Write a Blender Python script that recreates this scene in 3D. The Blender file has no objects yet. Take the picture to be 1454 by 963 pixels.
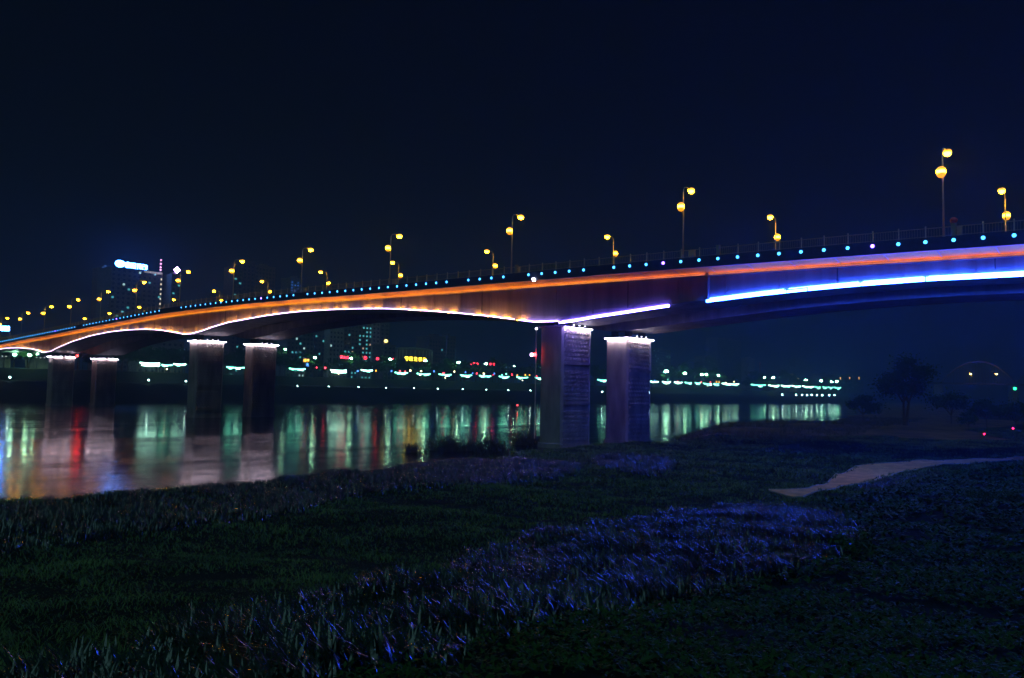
import bpy, bmesh, math, random
import numpy as np
from mathutils import Matrix, Vector
random.seed(7)
RNG = np.random.default_rng(11)
SC = bpy.context.scene
COL = SC.collection

# ------------------------------------------------------------------ camera
F, CX, CY, HC = 1109.0, 727.0, 481.5, 10.0          # photograph is 1454 px wide; eye 10 m above the river
PITCH, ROLL = math.radians(3.74), math.radians(1.15)
_f = np.array([0, math.cos(PITCH), math.sin(PITCH)]); _r = np.array([1.0, 0, 0]); _u = np.cross(_r, _f)
CU = _u * math.cos(ROLL) - _r * math.sin(ROLL); CR = _r * math.cos(ROLL) + _u * math.sin(ROLL); CF = _f
cd = bpy.data.cameras.new("camera"); cam = bpy.data.objects.new("camera", cd); COL.objects.link(cam)
cd.sensor_width = 36; cd.lens = 36 * F / 1454; cd.clip_end = 6000; cd.clip_start = 0.1
cam.matrix_world = Matrix(((CR[0], CU[0], -CF[0], 0), (CR[1], CU[1], -CF[1], 0), (CR[2], CU[2], -CF[2], HC), (0, 0, 0, 1)))
SC.camera = cam

# ------------------------------------------------------------------ sky, added night fill, exposure
W = bpy.data.worlds.new("World"); SC.world = W; W.use_nodes = True
nt = W.node_tree; bg = nt.nodes["Background"]
SUN_EL, SUN_AZ = math.radians(62), math.radians(195)
sky = nt.nodes.new("ShaderNodeTexSky"); sky.sky_type = 'NISHITA'; sky.sun_disc = False
sky.sun_elevation = SUN_EL; sky.sun_rotation = SUN_AZ; sky.altitude = 100
tint = nt.nodes.new("ShaderNodeMix"); tint.data_type = 'RGBA'; tint.blend_type = 'MULTIPLY'; tint.inputs[0].default_value = 1
tint.inputs[7].default_value = (0.34, 0.50, 0.62, 1)
nt.links.new(sky.outputs[0], tint.inputs[6]); nt.links.new(tint.outputs[2], bg.inputs[0])
bg.inputs[1].default_value = 0.0009
sl = bpy.data.lights.new("night_fill", 'SUN'); sl.specular_factor = 0.1; so = bpy.data.objects.new("night_fill", sl); COL.objects.link(so)
sl.energy = 0.40; sl.angle = math.radians(60); sl.color = (0.40, 0.92, 0.95)  # soft greenish fill lamp added to brighten the lawn
_sd = Vector((math.sin(SUN_AZ) * math.cos(SUN_EL), math.cos(SUN_AZ) * math.cos(SUN_EL), math.sin(SUN_EL)))
so.rotation_euler = (-_sd).to_track_quat('-Z', 'Y').to_euler()
SC.view_settings.view_transform = 'Standard'; SC.view_settings.look = 'None'
SC.view_settings.exposure = 0; SC.view_settings.gamma = 1
SC.render.engine = 'CYCLES'
cy = SC.cycles
cy.use_denoising = True; cy.max_bounces = 5; cy.diffuse_bounces = 2; cy.glossy_bounces = 3; cy.transmission_bounces = 2
cy.volume_bounces = 0; cy.sample_clamp_indirect = 4; cy.use_light_tree = True; cy.caustics_reflective = False

# ------------------------------------------------------------------ helpers
def ray(px, py):
    return CF + CR * ((px - CX) / F) - CU * ((py - CY) / F)
def project(p):
    q = np.array(p, float) - [0, 0, HC]; d = q @ CF
    return CX + F * (q @ CR) / d, CY - F * (q @ CU) / d

def link(name, me, parent=None, loc=(0, 0, 0)):
    o = bpy.data.objects.new(name, me); COL.objects.link(o)
    if parent: o.parent = parent
    o.location = loc
    return o
def tag(o, label=None, cat=None, group=None, kind=None):
    if label: o['label'] = label
    if cat: o['category'] = cat
    if group: o['group'] = group
    if kind: o['kind'] = kind
    return o
def empty(name, loc=(0, 0, 0), rz=0, **k):
    o = link(name, None, None, loc); o.rotation_euler.z = rz; o.empty_display_size = 0.5
    return tag(o, **k)
def copy_tree(o, parent=None):
    c = o.copy(); COL.objects.link(c)
    if parent: c.parent = parent
    for ch in [x for x in KIDS.get(o.name, [])]:
        d = copy_tree(ch, c); KIDS.setdefault(c.name, []).append(d)
    return c
KIDS = {}
_o1 = 'zeroth first second third fourth fifth sixth seventh eighth ninth tenth eleventh twelfth thirteenth fourteenth fifteenth sixteenth seventeenth eighteenth nineteenth'.split()
_tens = {2: ('twenty', 'twentieth'), 3: ('thirty', 'thirtieth'), 4: ('forty', 'fortieth'), 5: ('fifty', 'fiftieth'), 6: ('sixty', 'sixtieth'), 7: ('seventy', 'seventieth'), 8: ('eighty', 'eightieth'), 9: ('ninety', 'ninetieth')}
def _ow(n):
    if n < 20: return _o1[n]
    return _tens[n // 10][1] if n % 10 == 0 else _tens[n // 10][0] + '-' + _o1[n % 10]
ORD = [_ow(n) for n in range(1, 99)]

class MB:
    """collects boxes, tubes and sheets; build() links them as one mesh"""
    def __init__(s): s.v = []; s.f = []
    def add(s, v, f):
        n = len(s.v); s.v += [tuple(map(float, p)) for p in v]; s.f += [tuple(i + n for i in q) for q in f]
        return s
    def box(s, c, size, ax=(1, 0), lean=0):
        ux = np.array([ax[0], ax[1], 0.0]); uy = np.array([-ax[1], ax[0], 0.0]); uz = np.array([0, 0, 1.0])
        c = np.array(c, float); hx, hy, hz = np.array(size) / 2.0
        v = [c + ux * a * hx + uy * b * hy + uz * k * hz for k in (-1, 1) for b in (-1, 1) for a in (-1, 1)]
        return s.add(v, [(0, 2, 3, 1), (4, 5, 7, 6), (0, 1, 5, 4), (2, 6, 7, 3), (0, 4, 6, 2), (1, 3, 7, 5)])
    def tube(s, pts, rad, n=8, cap=True):
        pts = [np.array(p, float) for p in pts]; rad = rad if hasattr(rad, '__len__') else [rad] * len(pts)
        v = []; f = []
        for i, p in enumerate(pts):
            t = pts[min(i + 1, len(pts) - 1)] - pts[max(i - 1, 0)]; t /= (np.linalg.norm(t) + 1e-9)
            a = np.cross(t, [0, 0, 1.0] if abs(t[2]) < 0.9 else [1.0, 0, 0]); a /= np.linalg.norm(a); b = np.cross(t, a)
            v += [p + rad[i] * (math.cos(2 * math.pi * k / n) * a + math.sin(2 * math.pi * k / n) * b) for k in range(n)]
        for i in range(len(pts) - 1):
            f += [(i * n + k, i * n + (k + 1) % n, (i + 1) * n + (k + 1) % n, (i + 1) * n + k) for k in range(n)]
        if cap: f += [tuple(range(n))[::-1], tuple((len(pts) - 1) * n + k for k in range(n))]
        return s.add(v, f)
    def lathe(s, prof, c=(0, 0, 0), n=12):
        v = []; f = []
        for r, z in prof: v += [(c[0] + r * math.cos(2 * math.pi * k / n), c[1] + r * math.sin(2 * math.pi * k / n), c[2] + z) for k in range(n)]
        for i in range(len(prof) - 1):
            f += [(i * n + k, i * n + (k + 1) % n, (i + 1) * n + (k + 1) % n, (i + 1) * n + k) for k in range(n)]
        f += [tuple(range(n))[::-1], tuple((len(prof) - 1) * n + k for k in range(n))]
        return s.add(v, f)
    def mesh(s, name, m):
        me = bpy.data.meshes.new(name); me.from_pydata(s.v, [], s.f); me.update()
        if m: me.materials.append(m)
        return me
    def build(s, name, m, parent=None, smooth=False, loc=(0, 0, 0)):
        me = s.mesh(name, m)
        if smooth: me.shade_smooth()
        o = link(name, me, parent, loc)
        if parent: KIDS.setdefault(parent.name, []).append(o)
        return o

def np_mesh(name, V, Fq, m):
    """fast mesh from arrays: V (n,3), Fq (k,3 or 4)"""
    me = bpy.data.meshes.new(name); k = Fq.shape[1]
    me.vertices.add(len(V)); me.vertices.foreach_set("co", np.ascontiguousarray(V, np.float32).ravel())
    me.loops.add(Fq.size); me.loops.foreach_set("vertex_index", np.ascontiguousarray(Fq, np.int32).ravel())
    me.polygons.add(len(Fq)); me.polygons.foreach_set("loop_start", np.arange(0, Fq.size, k, dtype=np.int32))
    me.update(calc_edges=True); me.validate()
    if m: me.materials.append(m)
    return me

# ------------------------------------------------------------------ materials
def mat(name, c1, c2=None, rough=0.8, scale=1.0, metal=0.0, bump=0.0, stretch=(1, 1, 1), spec=0.5, detail=4):
    m = bpy.data.materials.new(name); m.use_nodes = True; t = m.node_tree; b = t.nodes["Principled BSDF"]
    b.inputs["Roughness"].default_value = rough; b.inputs["Metallic"].default_value = metal
    b.inputs["Specular IOR Level"].default_value = spec
    c2 = c2 or tuple(x * 0.6 for x in c1)
    tc = t.nodes.new("ShaderNodeTexCoord"); mp = t.nodes.new("ShaderNodeMapping"); mp.inputs["Scale"].default_value = stretch
    n = t.nodes.new("ShaderNodeTexNoise"); n.inputs["Scale"].default_value = scale; n.inputs["Detail"].default_value = detail
    r = t.nodes.new("ShaderNodeValToRGB")
    r.color_ramp.elements[0].color = (*c1, 1); r.color_ramp.elements[1].color = (*c2, 1)
    r.color_ramp.elements[0].position = 0.35; r.color_ramp.elements[1].position = 0.65
    t.links.new(tc.outputs["Object"], mp.inputs[0]); t.links.new(mp.outputs[0], n.inputs["Vector"])
    t.links.new(n.outputs["Fac"], r.inputs[0]); t.links.new(r.outputs[0], b.inputs["Base Color"])
    if bump:
        bp = t.nodes.new("ShaderNodeBump"); bp.inputs["Strength"].default_value = bump; bp.inputs["Distance"].default_value = 0.05
        t.links.new(n.outputs["Fac"], bp.inputs["Height"]); t.links.new(bp.outputs[0], b.inputs["Normal"])
    return m
def emat(name, col, strength, sampling='AUTO'):
    m = bpy.data.materials.new(name); m.use_nodes = True; t = m.node_tree; b = t.nodes["Principled BSDF"]
    b.inputs["Base Color"].default_value = (0.6, 0.6, 0.6, 1)
    b.inputs["Emission Color"].default_value = (*col, 1); b.inputs["Emission Strength"].default_value = strength
    m.cycles.emission_sampling = sampling
    return m

M = {}
M['concrete'] = mat('weathered_concrete', (0.34, 0.32, 0.30), (0.24, 0.225, 0.21), 0.8, 0.35, bump=0.15, stretch=(1, 1, 0.25))
M['girder'] = mat('painted_girder', (0.28, 0.26, 0.26), (0.17, 0.155, 0.155), 0.65, 0.55, bump=0.1, stretch=(1, 1, 0.12))
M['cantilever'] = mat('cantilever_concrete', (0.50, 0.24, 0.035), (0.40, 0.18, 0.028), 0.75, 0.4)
M['pier'] = mat('pier_concrete', (0.44, 0.39, 0.33), (0.26, 0.23, 0.19), 0.75, 0.5, bump=0.3, spec=0.2, stretch=(1, 1, 0.3))
M['fascia'] = mat('navy_fascia_paint', (0.035, 0.05, 0.11), (0.025, 0.035, 0.08), 0.5, 2.0)
M['asphalt'] = mat('asphalt', (0.05, 0.05, 0.05), (0.035, 0.035, 0.035), 0.9, 3)
M['metal'] = mat('galvanised_steel', (0.5, 0.5, 0.5), (0.38, 0.38, 0.38), 0.35, 3, metal=0.8)
M['pole'] = mat('pole_paint', (0.62, 0.60, 0.56), (0.5, 0.48, 0.45), 0.45, 2)
M['dark'] = mat('dark_housing', (0.05, 0.05, 0.055), (0.03, 0.03, 0.035), 0.5, 4)
M['box'] = mat('control_box_paint', (0.55, 0.5, 0.42), (0.45, 0.4, 0.34), 0.5, 3)
M['red'] = mat('red_ornament', (0.5, 0.06, 0.04), (0.35, 0.04, 0.03), 0.5, 5)
M['sodium'] = emat('sodium_lens', (1.0, 0.43, 0.007), 115)
M['amber'] = emat('amber_halo', (1.0, 0.36, 0.01), 1.5)  # added glowing rim that imitates an orange halo round each lamp
M['sodium_far'] = emat('sodium_far_lens', (1.0, 0.52, 0.08), 120)
M['strip_blue'] = emat('strip_blue_white', (0.02, 0.09, 1.0), 112)
M['up_blue'] = emat('blue_web_fill', (0.02, 0.07, 1.0), 120); M['up_violet'] = emat('violet_web_fill', (0.16, 0.10, 1.0), 42)
M['strip_violet'] = emat('strip_violet_white', (0.15, 0.12, 1.0), 55)
M['strip_pink'] = emat('strip_pink_white', (0.8, 0.55, 1.0), 8)
M['up_orange'] = emat('orange_uplight', (1.0, 0.36, 0.010), 150)
M['edge'] = emat('orange_edge_fill', (1.0, 0.38, 0.012), 23)
M['edge_dim'] = emat('coral_edge_fill', (1.0, 0.27, 0.10), 17)
M['edge_mid'] = emat('amber_edge_fill', (1.0, 0.33, 0.03), 21)
M['lip'] = emat('orange_lip_fill', (1.0, 0.36, 0.015), 27); M['lip_dim'] = emat('coral_lip_fill', (1.0, 0.26, 0.1), 15)
M['dot'] = emat('cyan_marker', (0.05, 0.40, 1.0), 6)
M['dotv'] = emat('violet_marker', (0.16, 0.08, 1.0), 22)
M['pier_light'] = emat('pier_wash_light', (0.95, 0.78, 1.0), 68)
M['pier_violet'] = emat('pier_violet_light', (0.6, 0.46, 1.0), 90)
M['led'] = emat('white_led', (0.8, 0.8, 1.0), 9)

# ------------------------------------------------------------------ bridge frame: s along (away to the left), t across (away), z up
TH = math.radians(47.2); C0 = 100.7
BD = np.array([-math.sin(TH), math.cos(TH), 0]); BN = np.array([math.cos(TH), math.sin(TH), 0])
def B(s, t, z): 
    p = BN * (C0 + t) + BD * s; return np.array([p[0], p[1], z])
_dk = np.array([(-130, 23.6), (-60, 26.0), (-20, 27.25), (17.5, 28.22), (35, 28.76), (62, 29.45), (89, 30.0), (115, 30.5), (139, 30.98), (165, 31.55),
                (185, 31.88), (203, 32.03), (221, 32.05), (235, 31.95), (249, 31.68), (288, 30.55), (333, 29.1), (406, 26.9), (470, 25.0), (600, 21.2)])
def zd(s): return float(np.interp(s, _dk[:, 0], _dk[:, 1]))
_hp = np.array([(-60, 7.6), (-50, 8.05), (-40, 7.0), (-25, 5.6), (-10, 4.4), (5, 3.85), (18, 3.7), (27, 3.75), (34.5, 3.98), (41, 4.25), (48.8, 4.7), (57.1, 5.35), (63.2, 5.93),
                (66.9, 6.25), (72.1, 6.75), (77.6, 7.25), (83, 7.9), (86, 8.05), (90.6, 8.03), (95, 7.5), (101.9, 6.65), (109.4, 5.9), (117.4, 5.2), (125.9, 4.55),
                (132.8, 4.12), (142.6, 3.8), (153.2, 3.66), (164.7, 3.66), (172.9, 3.8), (181.6, 4.15), (190.8, 4.65), (200.6, 5.15), (211, 6.2), (216.4, 7.0), (223, 7.55), (228, 7.55),
                (233, 6.9), (242.4, 5.7), (256.1, 4.45), (270.7, 3.72), (286.6, 3.4), (303.6, 3.62), (322.1, 4.6), (335.9, 5.9), (346, 7.1), (355, 7.1),
                (362, 5.9), (369.5, 4.9), (389.6, 3.4), (404, 2.8), (417.3, 2.62), (430, 3.0), (600, 2.6)])
def dep(s): return float(np.interp(s, _hp[:, 0], _hp[:, 1]))
def zb(s): return zd(s) - dep(s)
def t2(s): return float(np.interp(s, [88, 353], [25.0, 21.6]))
S0, S1 = -90.0, 560.0
SS = sorted(set(list(np.arange(S0, S1, 3.0)) + [86, 90.6, 223, 228, 346, 355, S1]))

def sweep(section, ss=SS):
    m = MB(); k = len(section(ss[0])); v = []; f = []
    for s in ss: v += [B(s, t, z) for t, z in section(s)]
    for i in range(len(ss) - 1):
        f += [(i * k + j, i * k + (j + 1) % k, (i + 1) * k + (j + 1) % k, (i + 1) * k + j) for j in range(k)]
    f += [tuple(range(k))[::-1], tuple((len(ss) - 1) * k + j for j in range(k))]
    return m.add(v, f)

bridge = empty('river_bridge', B(88, 18, 0), label='long haunched girder bridge crossing the river with glowing light strips', cat='bridge')
def bpart(mb, name, m, parent=None, smooth=False, label=None):
    o = mb.build(name, m, None, smooth)
    o.parent = parent or bridge
    o.matrix_parent_inverse = Matrix.Translation(-Vector(B(88, 18, 0)))
    if parent: o.matrix_parent_inverse = Matrix.Identity(4)
    if label: o['label'] = label
    return o

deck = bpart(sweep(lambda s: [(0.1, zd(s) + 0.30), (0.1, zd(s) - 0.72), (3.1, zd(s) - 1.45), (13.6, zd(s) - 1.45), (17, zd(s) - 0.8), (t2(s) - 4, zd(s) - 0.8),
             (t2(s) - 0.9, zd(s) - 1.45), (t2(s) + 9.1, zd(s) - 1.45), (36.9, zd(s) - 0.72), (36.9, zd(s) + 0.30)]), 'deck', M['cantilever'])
bpart(sweep(lambda s: [(3.2, zd(s) + 0.304), (3.2, zd(s) + 0.312), (33.8, zd(s) + 0.312), (33.8, zd(s) + 0.304)]), 'carriageway', M['asphalt'], deck)
bpart(sweep(lambda s: [(3.2, zd(s) - 1.2), (3.25, zb(s)), (13.4, zb(s)), (13.4, zd(s) - 1.2)]), 'girder', M['girder'])
bpart(sweep(lambda s: [(t2(s) - 0.8, zd(s) - 1.2), (t2(s) - 0.8, zb(s)), (t2(s) + 9.0, zb(s)), (t2(s) + 9.0, zd(s) - 1.2)]), 'girder', M['girder'])
fascia = bpart(sweep(lambda s: [(-0.14, zd(s) + 0.52), (-0.14, zd(s) - 1.02), (0.088, zd(s) - 1.02), (0.088, zd(s) + 0.52)]), 'fascia', M['fascia'])
bpart(sweep(lambda s: [(36.9, zd(s) + 0.5), (36.9, zd(s) - 0.9), (37.15, zd(s) - 0.9), (37.15, zd(s) + 0.5)]), 'fascia', M['fascia'])
# fill tube added along the top of the web to turn the cantilever orange; one length per 12 m
for a in np.arange(-84, 552, 12.0):
    bpart(sweep(lambda s: [(2.97, zd(s) - 1.84), (3.09, zd(s) - 1.84), (3.09, zd(s) - 1.78), (2.97, zd(s) - 1.78)], list(np.linspace(a, a + 11.8, 4))), 'edge_fill_light', M['edge' if a > 140 else 'edge_mid' if a > 70 else 'edge_dim'], deck)
bpart(sweep(lambda s: [(2.80, zd(s) - 1.89), (3.19, zd(s) - 1.89), (3.19, zd(s) - 1.86), (2.84, zd(s) - 1.86), (2.84, zd(s) - 1.77), (2.80, zd(s) - 1.77)]), 'spill_shield', M['girder'], deck)  # shield added to keep the orange fill off the web below
bpart(sweep(lambda s: [(2.58, zb(s) - 0.03), (3.19, zb(s) - 0.03), (3.19, zb(s) + 0.0), (2.58, zb(s) + 0.0)], [q for q in SS if q >= 60]), 'spill_ledge', M['girder'])  # ledge added to block uplight spill onto piers and water
bpart(sweep(lambda s: [(0.09, zd(s) - 1.02), (0.36, zd(s) - 1.02), (0.36, zd(s) - 0.99), (0.09, zd(s) - 0.99)]), 'spill_shield', M['fascia'], deck)  # plate added to stop the lip fill shining downwards
for a in np.arange(-84, 552, 12.0):
    bpart(sweep(lambda s: [(0.16, zd(s) - 0.97), (0.24, zd(s) - 0.97), (0.24, zd(s) - 0.91), (0.16, zd(s) - 0.91)], list(np.linspace(a, a + 11.8, 4))), 'lip_fill_light', M['lip' if a > 120 else 'lip_dim'], deck)  # second hidden tube added to colour the outer cantilever
# web stiffener ribs and pour joints on the underside
m = MB()
for s in np.arange(-60, 430, 3.0):
    pass
for s in np.arange(-58.5, 430, 6.0):
    for q in np.linspace(0.15, 2.95, 2)[:1]:
        v = [B(s + ds, t, zd(s) - 0.72 - (t - 0.1) * 0.2433 - dz) for ds in (-0.05, 0.05) for t, dz in ((0.4, 0.0), (3.1, 0.0), (0.4, 0.05), (3.1, 0.05))]
        m.add(v, [(0, 1, 3, 2), (4, 6, 7, 5), (0, 2, 6, 4), (1, 5, 7, 3), (2, 3, 7, 6)])
o = bpart(m, 'joint_rib', M['girder'], deck); o['kind'] = 'stuff'
m = MB()
for s in np.arange(-58, 430, 8.0):
    for t in (3.17,):
        z0, z1 = zb(s) + 0.25, zd(s) - 1.5
        m.box(B(s, t, (z0 + z1) / 2), (0.22, 0.10, z1 - z0), BD[:2])
o = bpart(m, 'stiffener', M['girder']); o['kind'] = 'stuff'
for s in (20, 38, 71, 104, 128, 152, 180, 204, 250, 284, 318, 374):
    bpart(MB().tube([B(s, 3.08, zd(s) - 1.95), B(s, 3.08, zb(s) + 0.5)], 0.08, 6), 'drain_pipe', M['dark'])
# hinge block where the strip is interrupted
bpart(MB().box(B(56.9, 3.0, (zb(57) + zd(57) - 1.5) / 2), (0.5, 0.5, zd(57) - 1.5 - zb(57)), BD[:2]), 'hinge_pilaster', M['girder'])

# marker lights on the fascia: 3 m apart
dotm = MB()
_n = 10
_c = [(0.0, 0.21 * math.cos(2 * math.pi * k / _n), 0.21 * math.sin(2 * math.pi * k / _n)) for k in range(_n)]
def dot_mesh(m):
    a = MB(); v = []
    for off, r in ((0.0, 1.0), (0.06, 1.0), (0.10, 0.6)):
        v += [(-BN * off + (BD * c[1] + np.array([0, 0, c[2]])) * r) for c in _c]
    f = [(i * _n + k, i * _n + (k + 1) % _n, (i + 1) * _n + (k + 1) % _n, (i + 1) * _n + k) for i in range(2) for k in range(_n)] + [tuple(2 * _n + k for k in range(_n))]
    return a.add(v, f).mesh('marker_light', m)
DM, DV = dot_mesh(M['dot']), dot_mesh(M['dotv'])
VIOLET = {32.5, 62.5, 179.5, 272.5, 332.5}; DEAD = {74.5, 92.5, 107.5, 161.5, 227.5, 230.5, 233.5, 236.5, 305.5, 308.5}
for s in np.arange(-36.5, 440, 3.0):
    if float(s + 0.0) in {d - 0.0 for d in DEAD}: continue
    k = round(float(s), 1)
    if k + 1.0 in DEAD or k in DEAD: continue
    o = link('marker_light', DV if (k in VIOLET or k + 1 in VIOLET) else DM, fascia, B(s, -0.14, zd(s) + 0.02))
    if k in VIOLET: o['label'] = 'violet marker light'

# light strips along the lower web edge
def strip(a, b, m, h=0.22, off=0.32, dz=0.0):
    ss = [s for s in SS if a < s < b]; ss = [a] + ss + [b]
    off = 0.32 if m in (M['strip_blue'], M['strip_violet']) else 0.6
    dz = -0.5 if m is M['strip_blue'] else -0.36 if m is M['strip_violet'] else 0.02
    return bpart(sweep(lambda s: [(3.22 - off, zb(s) + 0.02 + dz), (3.22 - off, zb(s) + h + dz), (3.22 - off + 0.14, zb(s) + h + dz), (3.22 - off + 0.14, zb(s) + 0.02 + dz)], ss), 'light_strip', m)
for a, b, mm, h in ((-60, -1, 'strip_blue', .50), (-.9, 13.2, 'strip_blue', .50), (13.3, 27.3, 'strip_blue', .50), (27.45, 34.9, 'strip_blue', .46), (35.05, 41.85, 'strip_blue', .42), (42.05, 44.75, 'strip_blue', .34),
                    (44.9, 57.0, 'strip_blue', .40), (63.3, 73.8, 'strip_violet', .34), (74, 85, 'strip_violet', .32), (85.2, 94, 'strip_pink', .2)):
    strip(a, b, M[mm], h)
for i, a in enumerate(np.arange(95.3, 430, 9.0)):
    strip(a, a + 8.85, M['strip_pink'], 0.18)
for a, b, mm in ((-60, -1, 'up_blue'), (-.5, 13, 'up_blue'), (13.5, 27, 'up_blue'), (27.6, 34.7, 'up_blue'), (35.3, 44.5, 'up_blue'), (45.2, 56.5, 'up_blue'), (63.5, 84.5, 'up_violet'), (85, 94, 'up_violet')):
    bpart(sweep(lambda s: [(2.98, zb(s) + 0.03), (2.98, zb(s) + 0.10), (3.06, zb(s) + 0.10), (3.06, zb(s) + 0.03)], [a] + [q for q in SS if a < q < b] + [b]), 'uplight', M[mm])  # bars added behind the strip to fade its colour up the web
up = MB().box((0, 0, 0), (2.0, 0.07, 0.08), BD[:2]).mesh('uplight', M['up_orange'])
rs = random.Random(4)
for s in list(np.arange(88, 96, 3.2)) + list(np.arange(97.0, 428, 3.9)):
    s = float(s) + rs.uniform(-0.7, 0.7)
    if rs.random() < 0.16: continue
    o = link('uplight', up, bridge, B(s, 2.84, zb(s) + 0.14)); o.matrix_parent_inverse = Matrix.Translation(-Vector(B(88, 18, 0)))

# railings
postm = MB().box((0, 0, 0.62), (0.13, 0.13, 1.24), BD[:2]).lathe([(0.05, 1.24), (0.1, 1.28), (0.1, 1.38), (0.03, 1.44)], n=8).mesh('railing_post', M['pole'])
pillarm = MB().box((0, 0, 0.7), (0.5, 0.4, 1.4), BD[:2]).box((0, 0, 1.44), (0.6, 0.5, 0.09), BD[:2]).mesh('railing_pillar', M['concrete'])
rail_near = bpart(sweep(lambda s: [(0.0, zd(s) + 1.62), (0.0, zd(s) + 1.70), (0.08, zd(s) + 1.70), (0.08, zd(s) + 1.62)]), 'railing', M['metal'])
rail_far = bpart(sweep(lambda s: [(36.9, zd(s) + 1.62), (36.9, zd(s) + 1.70), (36.98, zd(s) + 1.70), (36.98, zd(s) + 1.62)]), 'railing', M['metal'])
for s in np.arange(-36.5, 440, 3.0):
    k = round(float(s), 1)
    pil = k in (53.5, 92.5, 23.5, 149.5, 206.5)
    o = link('railing_pillar' if pil else 'railing_post', pillarm if pil else postm, rail_near, B(s, 0.02, zd(s) + 0.5))
m = MB(); mf = MB()
for s in np.arange(-36.5, 440, 0.3):
    z = zd(s) + 0.52
    m.box(B(s, 0.04, z + 0.55), (0.025, 0.025, 1.1), BD[:2])
for s in np.arange(-36.5, 440, 1.5):
    z = zd(s) + 0.5
    mf.box(B(s, 36.94, z + 0.6), (0.09, 0.09, 1.2), BD[:2])
o = bpart(m, 'baluster', M['metal'], rail_near); o['kind'] = 'stuff'
o = bpart(mf, 'baluster', M['metal'], rail_far); o['kind'] = 'stuff'
bpart(sweep(lambda s: [(0.01, zd(s) + 0.64), (0.01, zd(s) + 0.69), (0.06, zd(s) + 0.69), (0.06, zd(s) + 0.64)]), 'bottom_rail', M['metal'], rail_near)
m = MB().lathe([(0.0, 0.0), (0.28, 0.08), (0.42, 0.3), (0.38, 0.55), (0.2, 0.72), (0.04, 0.76)], n=12)
o = bpart(m, 'red_ornament', M['red'], rail_near, True); o.location = B(23.5, 0.02, zd(23.5) + 1.98); o['label'] = 'round reddish ornament on a thick pillar'
o = bpart(MB().box((0, 0, 0.13), (0.5, 0.3, 0.22), BD[:2]).box((0.1, 0, -0.2), (0.5, 0.3, 0.22), BD[:2]), 'flood_lamp', M['led']); o.location = B(88.2, -0.34, zd(88) - 0.9)
o['label'] = 'pair of small white lamps under the fascia'

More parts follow.
